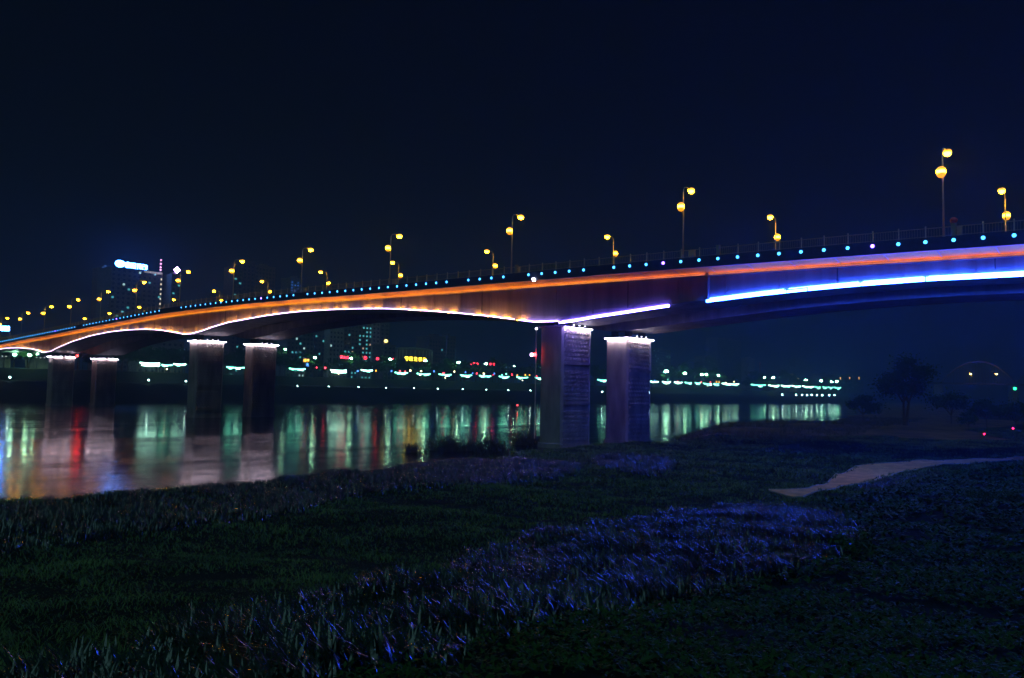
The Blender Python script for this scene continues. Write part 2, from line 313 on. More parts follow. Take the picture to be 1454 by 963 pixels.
# piers
def pier(sc, ta, tb, lights, ztop, drain=True):
    w = 5.2; s0, s1 = sc - w / 2, sc + w / 2; zt = ztop
    m = MB(); ch = 0.35
    def ring(z, g=0.0):
        a0, a1, b0, b1 = s0 - g, s1 + g, ta - g, tb + g
        pts = [(a0 + ch, b0), (a1 - ch, b0), (a1, b0 + ch), (a1, b1 - ch), (a1 - ch, b1), (a0 + ch, b1), (a0, b1 - ch), (a0, b0 + ch)]
        return [B(s, t, z) for s, t in pts]
    zs = [(-6, 0.25), (0.8, 0.25), (0.85, 0.0), (zt, 0.0)]
    v = []
    for z, g in zs: v += ring(z, g)
    f = [(i * 8 + k, i * 8 + (k + 1) % 8, (i + 1) * 8 + (k + 1) % 8, (i + 1) * 8 + k) for i in range(len(zs) - 1) for k in range(8)] + [tuple(8 * (len(zs) - 1) + k for k in range(8))]
    p = bpart(m.add(v, f), 'pier', M['pier'])
    cap = MB(); v = ring(zt + 0.002, 0.54) + ring(zt + 0.24, 0.54)
    cap.add(v, [tuple(range(8))[::-1], tuple(range(8, 16))] + [(k, (k + 1) % 8, 8 + (k + 1) % 8, 8 + k) for k in range(8)])
    bpart(cap, 'pier_cap', M['concrete'], p)
    # bearings up to the soffit
    for s in (sc - 1.6, sc + 1.6):
        for t in (ta + 1.6, tb - 1.6):
            h = zb(s) - zt + 0.1 - 0.32
            if h > 0.05: bpart(MB().box(B(s, t, zt + 0.32 + h / 2), (1.0, 1.0, h), BD[:2]), 'bearing', M['dark'], p)
    # relief: rows of raised blocks on the face towards the viewer's right, in three panels
    r = MB(); z = zt - 0.9; row = 0
    while z > 1.5:
        if row % 9 not in (7, 8):
            n = 8
            for k in range(n):
                t = ta + 0.9 + (tb - ta - 1.8) * k / (n - 1) + (0.2 if row % 2 else -0.2)
                c = B(s0 - 0.003, t, z); d = -BD
                hw, hh = 0.30, 0.24
                e = [c + BN * a * hw + np.array([0, 0, b * hh]) for a, b in ((-1, -1), (1, -1), (1, 1), (-1, 1))]
                e2 = [c + d * 0.24 + BN * a * hw * .6 + np.array([0, 0, b * hh * .6]) for a, b in ((-1, -1), (1, -1), (1, 1), (-1, 1))]
                r.add(e + e2, [(4, 5, 6, 7), (0, 1, 5, 4), (1, 2, 6, 5), (2, 3, 7, 6), (3, 0, 4, 7)])
        elif row % 9 == 7:
            r.box(B(s0 - 0.14, (ta + tb) / 2, z), (0.5, tb - ta - 1.0, 0.45), BD[:2])
        z -= 0.78; row += 1
    o = bpart(r, 'relief_block', M['pier'], p); o['kind'] = 'stuff'
    # form joints on the broad end face
    r = MB()
    for zz in np.arange(2.0, zt - 0.5, 0.55):
        r.box(B(sc, ta - 0.008, zz), (w - 0.75, 0.03, 0.05), BD[:2])
    o = bpart(r, 'form_joint', M['pier'], p); o['kind'] = 'stuff'
    for face, a, b, mm in lights:
        if face == 'n':
            w_ = bpart(MB().box(B(s0 + (a + b) / 2 * w, ta - 0.42, zt - 0.07), ((b - a) * w, 0.20, 0.12), BD[:2]), 'wash_light', M[mm], p)
        else:
            w_ = bpart(MB().box(B(s0 - 0.42, ta + (a + b) / 2 * (tb - ta), zt - 0.07), (0.20, (b - a) * (tb - ta), 0.12), BD[:2]), 'wash_light', M[mm], p)
    for k in range(3):
        o = bpart(MB().box(B(s0 - 0.2, ta + (tb - ta) * (0.35 + 0.2 * k), zt + 0.45), (0.15, 0.26, 0.10), BD[:2]), 'bearing_lamp', M['led'], p)
    if drain:
        bpart(MB().tube([B(s0 - 0.12, tb - 0.3, 0.5), B(s0 - 0.12, tb - 0.3, zt - 0.2)], 0.09, 6), 'drain_pipe', M['pole'], p)
    return p
FULL = [('n', -0.05, 0.98, 'pier_light'), ('d', 0.02, 1.04, 'pier_light')]
P1 = pier(88.4, 5, 13, [('d', 0.02, 0.14, 'pier_violet'), ('d', 0.24, 0.36, 'pier_violet'), ('d', 0.46, 0.98, 'pier_light')], 21.25)
pier(88.4, 24.9, 32.9, FULL, 20.55)
pier(226.8, 5, 13.4, FULL, 22.75)
pier(226.8, 22.9, 31.1, FULL, 22.75)
HALF = [('n', -0.02, 0.98, 'pier_light'), ('d', 0.02, 0.40, 'pier_light'), ('d', 0.55, 1.0, 'pier_light')]
pier(353.4, 5, 13.4, HALF, 19.85)
pier(353.4, 21.6, 30.0, HALF, 19.75)
pier(442, 5, 13.4, [('n', 0, 0.9, 'pier_violet')], 21.0)
pier(442, 21.6, 30.0, [], 21.0)
pier(-52, 5, 13, [('d', 0.1, 0.9, 'pier_light')], 17.6)
# gauge pipe with lamp on the left edge of the nearest pier
bpart(MB().tube([B(91.6, 4.6, 1.5), B(91.6, 4.6, 20.9)], 0.1, 6), 'gauge_pipe', M['pole'], P1)
o = bpart(MB().lathe([(0.05, 0), (0.22, 0.05), (0.22, 0.25), (0.05, 0.32)], B(91.6, 4.6, 20.9), 8), 'pipe_lamp', M['led'], P1)
M['nav_red'] = emat('navigation_red', (1.0, 0.03, 0.03), 22); M['nav_pink'] = emat('navigation_white', (0.9, 0.6, 1.0), 9)
bpart(MB().lathe([(0.1, 0), (0.28, 0.06), (0.28, 0.5), (0.1, 0.58)], B(91.55, 4.25, 16.1), 8), 'red_signal', M['nav_red'], P1, label='red signal lamp on the pier edge')
bpart(MB().lathe([(0.1, 0), (0.28, 0.06), (0.28, 0.5), (0.1, 0.58)], B(92.3, 4.25, 16.1), 8), 'white_signal', M['nav_pink'], P1, label='pinkish white signal lamp on the pier edge')
def nav_lamp(s, t, m, label):
    r = empty('navigation_lamp', B(s, t, zb(s)), label=label, cat='signal lamp')
    MB().box((0, 0, -0.25), (0.12, 0.12, 0.5)).build('bracket', M['dark'], r)
    MB().lathe([(0.2, -1.2), (0.4, -1.1), (0.4, -0.55), (0.2, -0.45)], n=8).build('lens', m, r)
nav_lamp(352, 14.5, M['nav_red'], 'red navigation lamp hanging under the girder beside the leftmost lit pier pair')

# ------------------------------------------------------------------ street lamps on the bridge
def lamp_proto(far):
    """pole with a high roadway arm and a low walkway arm; +x is across the bridge (away)"""
    r = empty('street_lamp', (0, 0, 0))
    k = -1 if far else 1
    top = 11.35 if not far else 12.2
    lowz = 7.75 if not far else 8.45
    MB().tube([(0, 0, 0), (0, 0, 0.6)], [0.2, 0.18], 10).box((0, 0, 0.03), (0.5, 0.5, 0.06)).build('pole_base', M['pole'], r)
    MB().tube([(0, 0, 0.6), (0, 0, top - 0.9)], [0.13, 0.075], 10).build('pole', M['pole'], r, True)
    MB().tube([(0, 0, top - 0.9), (0.06 * k, 0, top - 0.45), (0.3 * k, 0, top - 0.12), (0.8 * k, 0, top + 0.04), (1.7 * k, 0, top + 0.1)], [0.075, 0.07, 0.06, 0.05, 0.045], 8).build('arm', M['pole'], r, True)
    MB().tube([(0, 0, lowz - 0.55), (-0.25 * k, 0, lowz - 0.5), (-0.6 * k, 0, lowz - 0.2), (-0.7 * k, 0, lowz - 0.02)], 0.045, 8).build('arm', M['pole'], r, True)
    # roadway luminaire
    h = MB().add([(x * k, y, z) for x, y, z in [(1.6, -.1, top + .03), (1.6, .1, top + .03), (2.0, .22, top + .02), (2.6, .2, top + .02), (2.85, 0, top + .02), (2.6, -.2, top + .02), (2.0, -.22, top + .02),
                                                 (1.6, -.06, top + .2), (1.6, .06, top + .2), (2.0, .15, top + .28), (2.6, .12, top + .26), (2.85, 0, top + .1), (2.6, -.12, top + .26), (2.0, -.15, top + .28)]],
                 [(0, 1, 8, 7), (1, 2, 9, 8), (2, 3, 10, 9), (3, 4, 11, 10), (4, 5, 12, 11), (5, 6, 13, 12), (6, 0, 7, 13), (7, 8, 9, 10, 11, 12, 13), (6, 5, 4, 3, 2, 1, 0)])
    hd = h.build('lamp_head', M['dark'], r)
    lens = MB().lathe([(0.12, -0.62), (0.34, -0.5), (0.43, -0.2), (0.40, 0.0)], n=10)
    lens.v = [(2.25 * k + x * 1.35, y, z + top + 0.015) for x, y, z in lens.v]
    lens.build('lens', M['sodium'], hd, True)
    # walkway globe
    g = MB().lathe([(0.1, .02), (0.44, 0.06), (0.5, 0.24), (0.5, 0.54), (0.44, 0.70), (0.1, 0.74)], (-0.7 * k, 0, lowz), 10).build('globe', M['sodium'], r, True)
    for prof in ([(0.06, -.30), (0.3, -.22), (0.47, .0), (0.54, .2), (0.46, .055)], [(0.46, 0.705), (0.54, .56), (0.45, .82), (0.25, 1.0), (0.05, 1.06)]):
        MB().lathe(prof, (-0.7 * k, 0, lowz), 12).build('amber_halo', M['amber'], r, True)
    sh = MB().lathe([(0.44, -.16), (0.5, -.02), (0.40, .14), (0.1, .3)], n=12); sh.v = [(2.25 * k + x * 1.35, y, z + top) for x, y, z in sh.v]; sh.build('amber_halo', M['amber'], hd, True)
    return r
RZ = math.atan2(BN[1], BN[0])
near_s = [-45, -10, 24.9, 60, 95, 129.9, 163.7, 197, 229.3, 261, 291.5, 321, 351, 381, 411]
far_s = [-46, -10.5, 24.4, 60, 95.6, 131, 167, 201.3, 235.5, 268.8, 301.5, 334, 366, 396]
for side, lst in ((0, near_s), (1, far_s)):
    proto = None
    for i, s in enumerate(lst):
        o = proto = lamp_proto(side) if proto is None else proto
        if i: o = copy_tree(proto)
        t = 1.35 if not side else 33.5
        o.location = B(s, t, zd(s) + 0.3); o.rotation_euler.z = RZ
        sd = 'near' if not side else 'far'
        j = i - 2
        lab = ('sodium street lamp along the %s railing of the bridge, %s from the right' % (sd, ORD[j])) if j >= 0 else 'sodium street lamp on the %s side, %s past the right frame edge' % (sd, ORD[-j - 1])
        tag(o, lab, 'street lamp', 'sodium lamps along the bridge')
        if not side and 2 <= i <= 11:
            c = empty('control_box', B(s - 1.4, 1.5, zd(s) + 0.3), RZ, label='pale control box at the foot of the near-side bridge lamp, %s from the right' % ORD[j], cat='control box', group='control boxes beside the lamps')
            MB().box((0, 0, 0.75), (0.5, 0.95, 1.5)).build('cabinet', M['box'], c); MB().box((0, 0, 1.53), (0.6, 1.05, 0.06)).build('lid', M['pole'], c); MB().box((-0.255, 0, 0.75), (0.012, 0.8, 1.25)).build('door', M['box'], c)

# ------------------------------------------------------------------ ground of the near bank
def vnoise(x, y, s, seed=0):
    x = np.asarray(x, float) / s + seed * 17.3; y = np.asarray(y, float) / s + seed * 9.1
    return (np.sin(x * 1.3 + 1.7 * np.sin(y * 0.9 + seed)) + np.sin(y * 1.7 + 1.3 * np.sin(x * 1.1)) + np.sin((x + y) * 0.73 + seed)) / 3
def shore_e(x, y):
    y = np.asarray(y, float); xs = np.interp(y, [-60, 20, 56, 76, 93, 111, 130, 139, 160, 219, 285, 420, 700, 1500], [-110, -63, -37, -22.5, -15.2, -8.2, 6, 22, 30, 52, 112, 185, 330, 700])
    return (x - xs) * 0.80 + 0.8 * np.sin(y / 7.0) * 0.6
def gz(x, y):
    x = np.asarray(x, float); y = np.asarray(y, float); r = np.maximum(y, 0.0)
    zp = 1.35 + 6.3 * np.exp(-r / 29.0)
    e = shore_e(x, y); k = np.clip((e + 3.5) / 13.0, 0, 1); k = k * k * (3 - 2 * k)
    bump = 0.22 * vnoise(x, y, 6.0, 1) + 0.12 * vnoise(x, y, 2.3, 2)
    mound = 0.9 * np.exp(-(((x - 75) / 45) ** 2 + ((y - 225) / 22) ** 2))
    rise = 1.1 * np.exp(-(((x - 46) / 22) ** 2 + ((y - 48) / 14) ** 2))
    return -1.0 + (zp + 1.0 + bump * np.clip(r / 12, .3, 1.2) + mound + rise) * k
def hit(px, py):
    v = ray(px, py); t = 4.0
    for _ in range(4000):
        p = v * t; h = HC + p[2]
        if h <= float(gz(p[0], p[1])) or t > 900: break
        t += max(0.05, (h - float(gz(p[0], p[1]))) * 0.5)
    return np.array([p[0], p[1], float(gz(p[0], p[1]))])

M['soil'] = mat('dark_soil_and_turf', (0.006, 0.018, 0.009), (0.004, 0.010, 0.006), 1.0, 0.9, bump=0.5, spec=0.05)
M['drysoil'] = mat('dry_brown_bank', (0.20, 0.125, 0.06), (0.08, 0.06, 0.03), 1.0, 0.12, bump=0.5, spec=0.05)
gx = np.concatenate([np.linspace(-160, -60, 30), np.linspace(-58, 90, 150), np.linspace(93, 200, 36), np.linspace(215, 900, 22)])
gy = np.concatenate([np.linspace(-60, -2, 12), np.linspace(0, 140, 141), np.linspace(144, 320, 45), np.linspace(340, 1600, 26)])
X, Y = np.meshgrid(gx, gy); Z = gz(X, Y); nx, ny = len(gx), len(gy)
V = np.stack([X.ravel(), Y.ravel(), Z.ravel()], 1)
I = (np.arange(ny - 1)[:, None] * nx + np.arange(nx - 1)[None, :]).ravel()
Fq = np.stack([I, I + 1, I + nx + 1, I + nx], 1)
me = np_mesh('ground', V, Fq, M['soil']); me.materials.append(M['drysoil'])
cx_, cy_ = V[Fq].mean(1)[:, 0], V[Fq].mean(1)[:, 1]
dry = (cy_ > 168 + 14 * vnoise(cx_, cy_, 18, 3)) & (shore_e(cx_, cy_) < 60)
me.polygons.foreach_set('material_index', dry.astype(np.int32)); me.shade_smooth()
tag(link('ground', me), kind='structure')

# path
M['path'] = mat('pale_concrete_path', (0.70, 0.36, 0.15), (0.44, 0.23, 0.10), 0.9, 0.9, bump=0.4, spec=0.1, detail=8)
upper = [(1092, 697), (1120, 697), (1150, 695), (1178, 684), (1200, 672), (1215, 663), (1240, 659.5), (1290, 656.5), (1370, 653.5), (1454, 649.5), (1560, 644)]
lower = [(1094, 699), (1112, 704), (1122, 708), (1138, 708), (1180, 697), (1215, 689), (1250, 681), (1275, 672), (1310, 665), (1380, 659), (1454, 655), (1560, 650)]
def resample(p, n):
    p = np.array(p, float); d = np.r_[0, np.cumsum(np.hypot(*np.diff(p, axis=0).T))]; q = np.linspace(0, d[-1], n)
    return np.stack([np.interp(q, d, p[:, 0]), np.interp(q, d, p[:, 1])], 1)
PU = np.array([hit(*p)[:2] for p in upper]); PL = np.array([hit(*p)[:2] for p in lower])
PU, PL = resample(PU, 110), resample(PL, 110)
for _P in (PU, PL):
    _P += 0.07 * np.stack([np.sin(np.arange(110) * 1.7 + np.sin(np.arange(110) * .6) * 2), np.cos(np.arange(110) * 1.1)], 1)
m = MB(); v = []; f = []; K = 9
for a, b in zip(PU, PL):
    for k in range(K):
        q = a + (b - a) * k / (K - 1); v.append((q[0], q[1], float(gz(q[0], q[1])) + 0.10))
for i in range(109):
    for k in range(K - 1): f.append((i * K + k, i * K + k + 1, (i + 1) * K + k + 1, (i + 1) * K + k))
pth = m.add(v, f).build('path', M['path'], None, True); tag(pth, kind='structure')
m = MB(); 
for line in (PU, PL):
    pts = [(q[0], q[1], float(gz(q[0], q[1])) + 0.08) for q in line]
    m.tube(pts, 0.09, 5)
kerb = m.build('kerb', M['concrete'], pth)
PATH_POLY = np.vstack([PU + (PL - PU) * .10, (PL + (PU - PL) * .08)[::-1]])

# water
def water_mat():
    m = bpy.data.materials.new('river_water'); m.use_nodes = True; t = m.node_tree; b = t.nodes["Principled BSDF"]
    b.inputs["Base Color"].default_value = (0.012, 0.012, 0.013, 1); b.inputs["IOR"].default_value = 1.33
    b.inputs["Specular IOR Level"].default_value = 0.5
    tc = t.nodes.new("ShaderNodeTexCoord"); L = t.links.new
    mp = t.nodes.new("ShaderNodeMapping"); mp.inputs["Rotation"].default_value = (0, 0, math.radians(-137.2)); L(tc.outputs["Object"], mp.inputs[0])
    # mp.x runs towards the far bank, so a ramp on it tells calm water from the ruffled strip along the near bank
    sx = t.nodes.new("ShaderNodeSeparateXYZ"); L(mp.outputs[0], sx.inputs[0])
    mp2 = t.nodes.new("ShaderNodeMapping"); mp2.inputs["Scale"].default_value = (0.30, 0.010, 1); L(mp.outputs[0], mp2.inputs[0])
    n = t.nodes.new("ShaderNodeTexNoise"); n.inputs["Scale"].default_value = 1.0; n.inputs["Detail"].default_value = 5; L(mp2.outputs[0], n.inputs["Vector"])
    ad = t.nodes.new("ShaderNodeMath"); ad.operation = 'MULTIPLY_ADD'; ad.inputs[1].default_value = 26; L(n.outputs["Fac"], ad.inputs[0]); L(sx.outputs[0], ad.inputs[2])
    mr = t.nodes.new("ShaderNodeMapRange"); mr.inputs[1].default_value = WX - 4; mr.inputs[2].default_value = WX + 3; mr.inputs[3].default_value = 0.0; mr.inputs[4].default_value = 1.0
    L(ad.outputs[0], mr.inputs[0])
    r2 = t.nodes.new("ShaderNodeMapRange"); r2.inputs[1].default_value = 0.35; r2.inputs[2].default_value = 0.65; r2.inputs[3].default_value = 0.11; r2.inputs[4].default_value = 0.21; L(n.outputs["Fac"], r2.inputs[0])
    r3 = t.nodes.new("ShaderNodeMapRange"); r3.inputs[1].default_value = 0.4; r3.inputs[2].default_value = 0.6; r3.inputs[3].default_value = 0.065; r3.inputs[4].default_value = 0.165; L(n.outputs["Fac"], r3.inputs[0])
    mx = t.nodes.new("ShaderNodeMix"); L(mr.outputs[0], mx.inputs[0]); L(r2.outputs[0], mx.inputs[2]); L(r3.outputs[0], mx.inputs[3])
    L(mx.outputs[0], b.inputs["Roughness"])
    return m
_q = np.array([-77.0, 137.0]); _a = math.radians(-137.2)
WX = _q[0] * math.cos(_a) - _q[1] * math.sin(_a) + 13
WX_SIGN = 1
M['water'] = water_mat()
m = MB().add([(-1500, -300, 0), (1500, -300, 0), (1500, 3000, 0), (-1500, 3000, 0)], [(0, 1, 2, 3)])
tag(m.build('river', M['water']), kind='structure')

# ------------------------------------------------------------------ far bank
FD = np.array([0.657, 0.754]); FN = np.array([-0.754, 0.657]); FP = np.array([-202.0, 336.0])
def fb(px, py, off):
    v = ray(px, py); c = (FP + FN * off) @ FN; t = c / (v[:2] @ FN); p = v * t
    return np.array([p[0], p[1], p[2] + HC])
def fbq(q, off, z=0): 
    p = FP + FD * q + FN * off; return np.array([p[0], p[1], z])
def fz(off): return float(np.interp(off, [-8, 0, 3, 20, 21, 40, 44, 70, 140, 1200], [-1.5, 0.0, 1.0, 9.3, 9.8, 10.2, 15.5, 16.0, 17, 22]))
M['bank'] = mat('far_embankment', (0.014, 0.017, 0.010), (0.007, 0.012, 0.007), 0.95, 0.06, bump=0.4, spec=0.1)
offs = [-8, 0, 3, 8, 14, 20, 21, 30, 40, 44, 55, 70, 140, 400, 1200]; qs = np.linspace(-700, 1700, 120)
v = []; f = []
for q in qs:
    for o_ in offs: v.append(fbq(q, o_ + (1.2 * math.sin(q / 13) if o_ < 20 else 0), fz(o_)))
k = len(offs)
for i in range(len(qs) - 1):
    for j in range(k - 1): f.append((i * k + j, (i + 1) * k + j, (i + 1) * k + j + 1, i * k + j + 1))
tag(MB().add(v, f).build('far_bank', M['bank'], None, True), kind='structure')
FAX = (FD[0], FD[1])

# embankment lamps: low posts with a cyan-white head, along the quay edge
M['quay'] = emat('quay_lamp_glow', (0.55, 1.0, 0.95), 42)
ql = [(14, 536.6), (211, 540.5), (264, 542), (422.3, 549.2), (467, 550), (509, 550.8), (548.5, 551.6), (588, 552.4), (621.6, 553), (657, 553.7), (690.6, 554.3), (722, 554.8), (753, 555.3), (855, 557), (922, 558.3),
      (1111, 561), (1130.5, 561.3), (1139, 561.5), (1146, 561.6), (1152.5, 561.7), (1160, 561.8), (1167.5, 561.9), (1177.5, 562), (1185, 562.1)]
qpole = MB().tube([(0, 0, -0.9), (0, 0, 0)], 0.09, 6).mesh('post', M['dark'])
qhead = MB().lathe([(0.1, -0.05), (0.33, 0.0), (0.33, 0.45), (0.1, 0.55)], n=8).mesh('lamp_head', M['quay'])
for i, (x, y) in enumerate(ql):
    p = fb(x, y, 21.5); r = empty('quay_lamp', (p[0], p[1], p[2] - 0.9), label='small cyan-white quay lamp on the far embankment, %s from the left' % ORD[i], cat='quay lamp', group='quay lamps along the far embankment')
    h = max(p[2] - fz(21.5), 0.5)
    o = link('post', qpole, r, (0, 0, 0.9)); o.scale.z = h / 0.9
    sc = float(np.linalg.norm(p[:2])) / 450
    o = link('lamp_head', qhead, r, (0, 0, 0.9)); o.scale = (max(1, sc),) * 3

# lit riverside pavilions
M['eave'] = emat('eave_led', (0.45, 1.0, 0.78), 16); M['eave_dim'] = emat('eave_led_dim', (0.18, 1.0, 0.66), 10); M['warm'] = emat('warm_bulb', (1.0, 0.8, 0.4), 16)
M['roof'] = mat('pavilion_roof', (0.10, 0.12, 0.11), (0.07, 0.08, 0.08), 0.7, 0.5); M['tim'] = mat('pavilion_post', (0.2, 0.18, 0.16), (0.14, 0.12, 0.11), 0.7, 1)
pv = [(198, 226, 517, 2), (228.5, 244, 519.5, 0), (246, 263, 518.5, 1), (321, 347, 523, 0), (410, 433, 525, 0), (468.5, 491, 527, 2), (512, 528, 527, 1), (560, 578, 530.5, 0), (591, 610, 532, 0), (622.5, 640, 533, 0), (653, 669, 534, 0),
      (680, 696, 535, 0), (708, 722, 536, 0), (733, 748.5, 537, 0), (759, 771.5, 537.7, 0), (848, 861, 540.7, 0), (923, 934, 543, 1), (940, 951, 543.5, 1), (957, 967.5, 544, 1), (972, 981, 544.5, 0), (986.5, 993.5, 545, 0), (998, 1009.5, 546, 0),
      (1013, 1020, 546.3, 0), (1025, 1048, 546.3, 1), (1066, 1086, 547.7, 0), (1091, 1105.5, 548.6, 1), (1109, 1121.5, 549, 1), (1124, 1135.5, 549.4, 1), (1139, 1155, 550, 1), (1157, 1164, 550.7, 0), (1168, 1174, 551, 0), (1176, 1182, 551.3, 0), (1184, 1193, 551.5, 0)]
for i, (xa, xb, y, br) in enumerate(pv):
    a, b = fb(xa, y, 46), fb(xb, y, 46); L = float(np.linalg.norm((b - a)[:2])); c = (a + b) / 2; zg = fz(46)
    k = float(np.linalg.norm(c[:2])) / 480; D = 4.0
    r = empty('riverside_pavilion', (c[0], c[1], zg), math.atan2(FD[1], FD[0]), label='pavilion with %s on the far promenade, %s from left' % ('two bright white-green lines' if br == 2 else 'a bright white-green line' if br else 'a pale green line', ORD[i]), cat='pavilion', group='lit pavilions on the far promenade')
    h = c[2] - zg; h2 = 0.55 * k
    ends = [(-L / 2 - .3, h + h2 * .9), (-L / 4, h + h2 * .35), (0, h + h2 * .25), (L / 4, h + h2 * .35), (L / 2 + .3, h + h2 * .9)]
    v = []
    for x, z in ends: v += [(x, -0.3, z), (x, D, z + 0.5), (x, D, z + 0.75), (x, -0.3, z + 0.3)]
    f = [(j * 4 + q, j * 4 + (q + 1) % 4, (j + 1) * 4 + (q + 1) % 4, (j + 1) * 4 + q) for j in range(4) for q in range(4)] + [(3, 2, 1, 0), (16, 17, 18, 19)]
    MB().add(v, f).build('roof', M['roof'], r)
    for x in (-L * .46, -L * .15, L * .15, L * .46):
        MB().tube([(x, 0.2, 0), (x, 0.2, h + h2 * .4)], 0.18, 6).build('post', M['tim'], r); MB().tube([(x, D - .3, 0), (x, D - .3, h + h2 * .9)], 0.18, 6).build('post', M['tim'], r)
    def line(dz, w, mm, x0, x1, n=4):
        q = MB(); pts = [(x0 + (x1 - x0) * j / n) for j in range(n + 1)]
        zz = [np.interp(x, [e[0] for e in ends], [e[1] for e in ends]) for x in pts]
        q.tube([(x, -0.55, z + dz) for x, z in zip(pts, zz)], w, 5); return q.build('eave_light', M[mm], r)
    line(0.1, 0.34 * k, 'eave' if br else 'eave_dim', -L / 2, L / 2)
    if br == 2: line(-1.1, 0.34 * k, 'eave', -L / 2 + 1, L / 2)
    else:
        for j in range(3):
            x = random.uniform(-L * .42, L * .3); line(-0.5 * k * random.uniform(.6, 1.4), 0.26 * k, 'eave' if j == 0 else 'eave_dim', x, x + L * random.uniform(.1, .25), 1)
    if i % 4 == 1: MB().lathe([(0.1, 0), (0.3, 0.1), (0.3, 0.5), (0.1, 0.6)], (0, -0.8, h - 2.2), 6).build('bulb', M['warm'], r)

# tall white-green street lamps behind the promenade
M['mercury'] = emat('mercury_lens', (0.40, 1.0, 0.62), 105)
ml = [(21, 505, 1), (42, 505.5, 1), (53, 503.5, .6), (405, 497, .7), (447, 509, 1), (499, 510, 1), (554, 511.3, 1), (604, 513.5, 1), (651, 516, 1.1), (690, 517.7, 1), (730, 520.5, .6), (771, 522, .6), (946, 529, 1.5), (972.5, 531.3, 1.2), (996.5, 533, 1), (1003, 533, .9), (1020, 534, .9),
      (1085, 537, .9), (1098, 537.5, 1), (1144, 540.6, .9), (1166, 542, 1), (1181, 543.2, .9), (1188, 543.2, 1)]
mh = MB().lathe([(0.3, 0.0), (0.85, 0.2), (0.85, 0.75), (0.25, 1.0)], n=8).mesh('lamp_head', M['mercury'])
for i, (x, y, k) in enumerate(ml):
    p = fb(x, y, 49.5); zg = fz(49.5)
    r = empty('mercury_lamp', (p[0], p[1], zg), label='tall white-green street lamp behind the far promenade, %s from the left' % ORD[i], cat='street lamp', group='white-green lamps behind the promenade')
    MB().tube([(0, 0, 0), (0, 0, p[2] - zg)], [0.16, 0.09], 6).build('pole', M['dark'], r)
    o = link('lamp_head', mh, r, (0, 0, p[2] - zg)); q = k * max(0.9, np.linalg.norm(p[:2]) / 520); o.scale = (q,) * 3

# ------------------------------------------------------------------ trees
M['leaf'] = mat('tree_foliage', (0.04, 0.11, 0.03), (0.022, 0.065, 0.018), 0.7, 0.8, spec=0.2); M['bark'] = mat('tree_bark', (0.14, 0.10, 0.075), (0.08, 0.06, 0.045), 0.9, 3)
M['reed'] = mat('reed_blades', (0.10, 0.09, 0.04), (0.06, 0.06, 0.025), 0.7, 1.2)
def leaf_cloud(centers, radii, n, size, rng, flat=0.8):
    w = np.array(radii, float) ** 2; w /= w.sum(); k = rng.choice(len(centers), n, p=w)
    d = rng.normal(size=(n, 3)); d /= np.linalg.norm(d, axis=1)[:, None]; rr = np.abs(rng.normal(.42, .42, n))
    c = np.array(centers)[k] + d * (np.array(radii)[k] * rr)[:, None] * [1, 1, flat]
    a = rng.normal(size=(n, 3)); a /= np.linalg.norm(a, axis=1)[:, None]; b = np.cross(a, rng.normal(size=(n, 3))); b /= np.linalg.norm(b, axis=1)[:, None]
    s = size * rng.uniform(.6, 1.4, n)[:, None]
    V = np.stack([c - a * s, c + b * s * .45, c + a * s, c - b * s * .45], 1).reshape(-1, 3)
    return V, np.arange(4 * n).reshape(-1, 4)
def tree_meshes(h, spread, n, size, seed, trunk_h=.35, twin=False):
    rng = np.random.default_rng(seed); m = MB(); cs = []; rs_ = []
    bases = [(-.35, 0), (.45, .2)] if twin else [(0, 0)]
    for bx, by in bases:
        top = np.array([bx * 2.2 + rng.uniform(-.4, .4), by, h * trunk_h])
        m.tube([(bx, by, -0.5), (bx * 1.4, by, h * trunk_h * .5), top], [h * .024, h * .018, h * .014], 7)
        for j in range(6 if not twin else 5):
            an = j * 2.4 + rng.uniform(0, 1); l = spread * rng.uniform(.45, .85); e = top + np.array([math.cos(an) * l, math.sin(an) * l, h * rng.uniform(.15, .5)])
            m.tube([top, (top + e) / 2 + [0, 0, h * .04], e], [h * .012, h * .008, h * .003], 5); cs.append(e); rs_.append(spread * rng.uniform(.3, .5))
    cs.append(np.array([0, 0, h * .82])); rs_.append(spread * .45)
    for j in range(5):
        cs.append(np.array([rng.uniform(-.6, .6) * spread, rng.uniform(-.6, .6) * spread, h * rng.uniform(.5, .88)])); rs_.append(spread * rng.uniform(.22, .36))
    V, Fq = leaf_cloud(cs, rs_, n, size, rng)
    return m.mesh('trunk', M['bark']), np_mesh('crown', V, Fq, M['leaf'])
KINDS = [tree_meshes(9, 4.2, 900, .55, 1), tree_meshes(11, 4.8, 1000, .6, 2), tree_meshes(7.5, 3.6, 700, .5, 3), tree_meshes(13, 5.2, 1100, .65, 4)]
def tree(p, kind, sc, label, group, rz=0):
    r = empty('tree', p, rz, label=label, cat='tree', group=group); r.scale = (sc,) * 3
    link('trunk', kind[0], r); link('crown', kind[1], r); return r
i = 0
rt = random.Random(5)
xs = list(np.arange(4, 150, 17)) + list(np.arange(160, 790, 12.5)) + list(np.arange(845, 860, 14)) + list(np.arange(925, 1215, 14.5))
for x in xs:
    x = x + rt.uniform(-4, 4); off = rt.choice([56, 58, 61, 64]); p = fb(x, 530, off); d = np.linalg.norm(p[:2])
    j = i
    tree((p[0], p[1], fz(off) - 0.3), KINDS[rt.randrange(4)], rt.uniform(1.15, 1.9) * (1 + 0.3 * (d > 700)), ('dark green tree behind the far promenade, %s from the left' % ORD[j]), 'trees along the far promenade', rt.uniform(0, 6)); i += 1
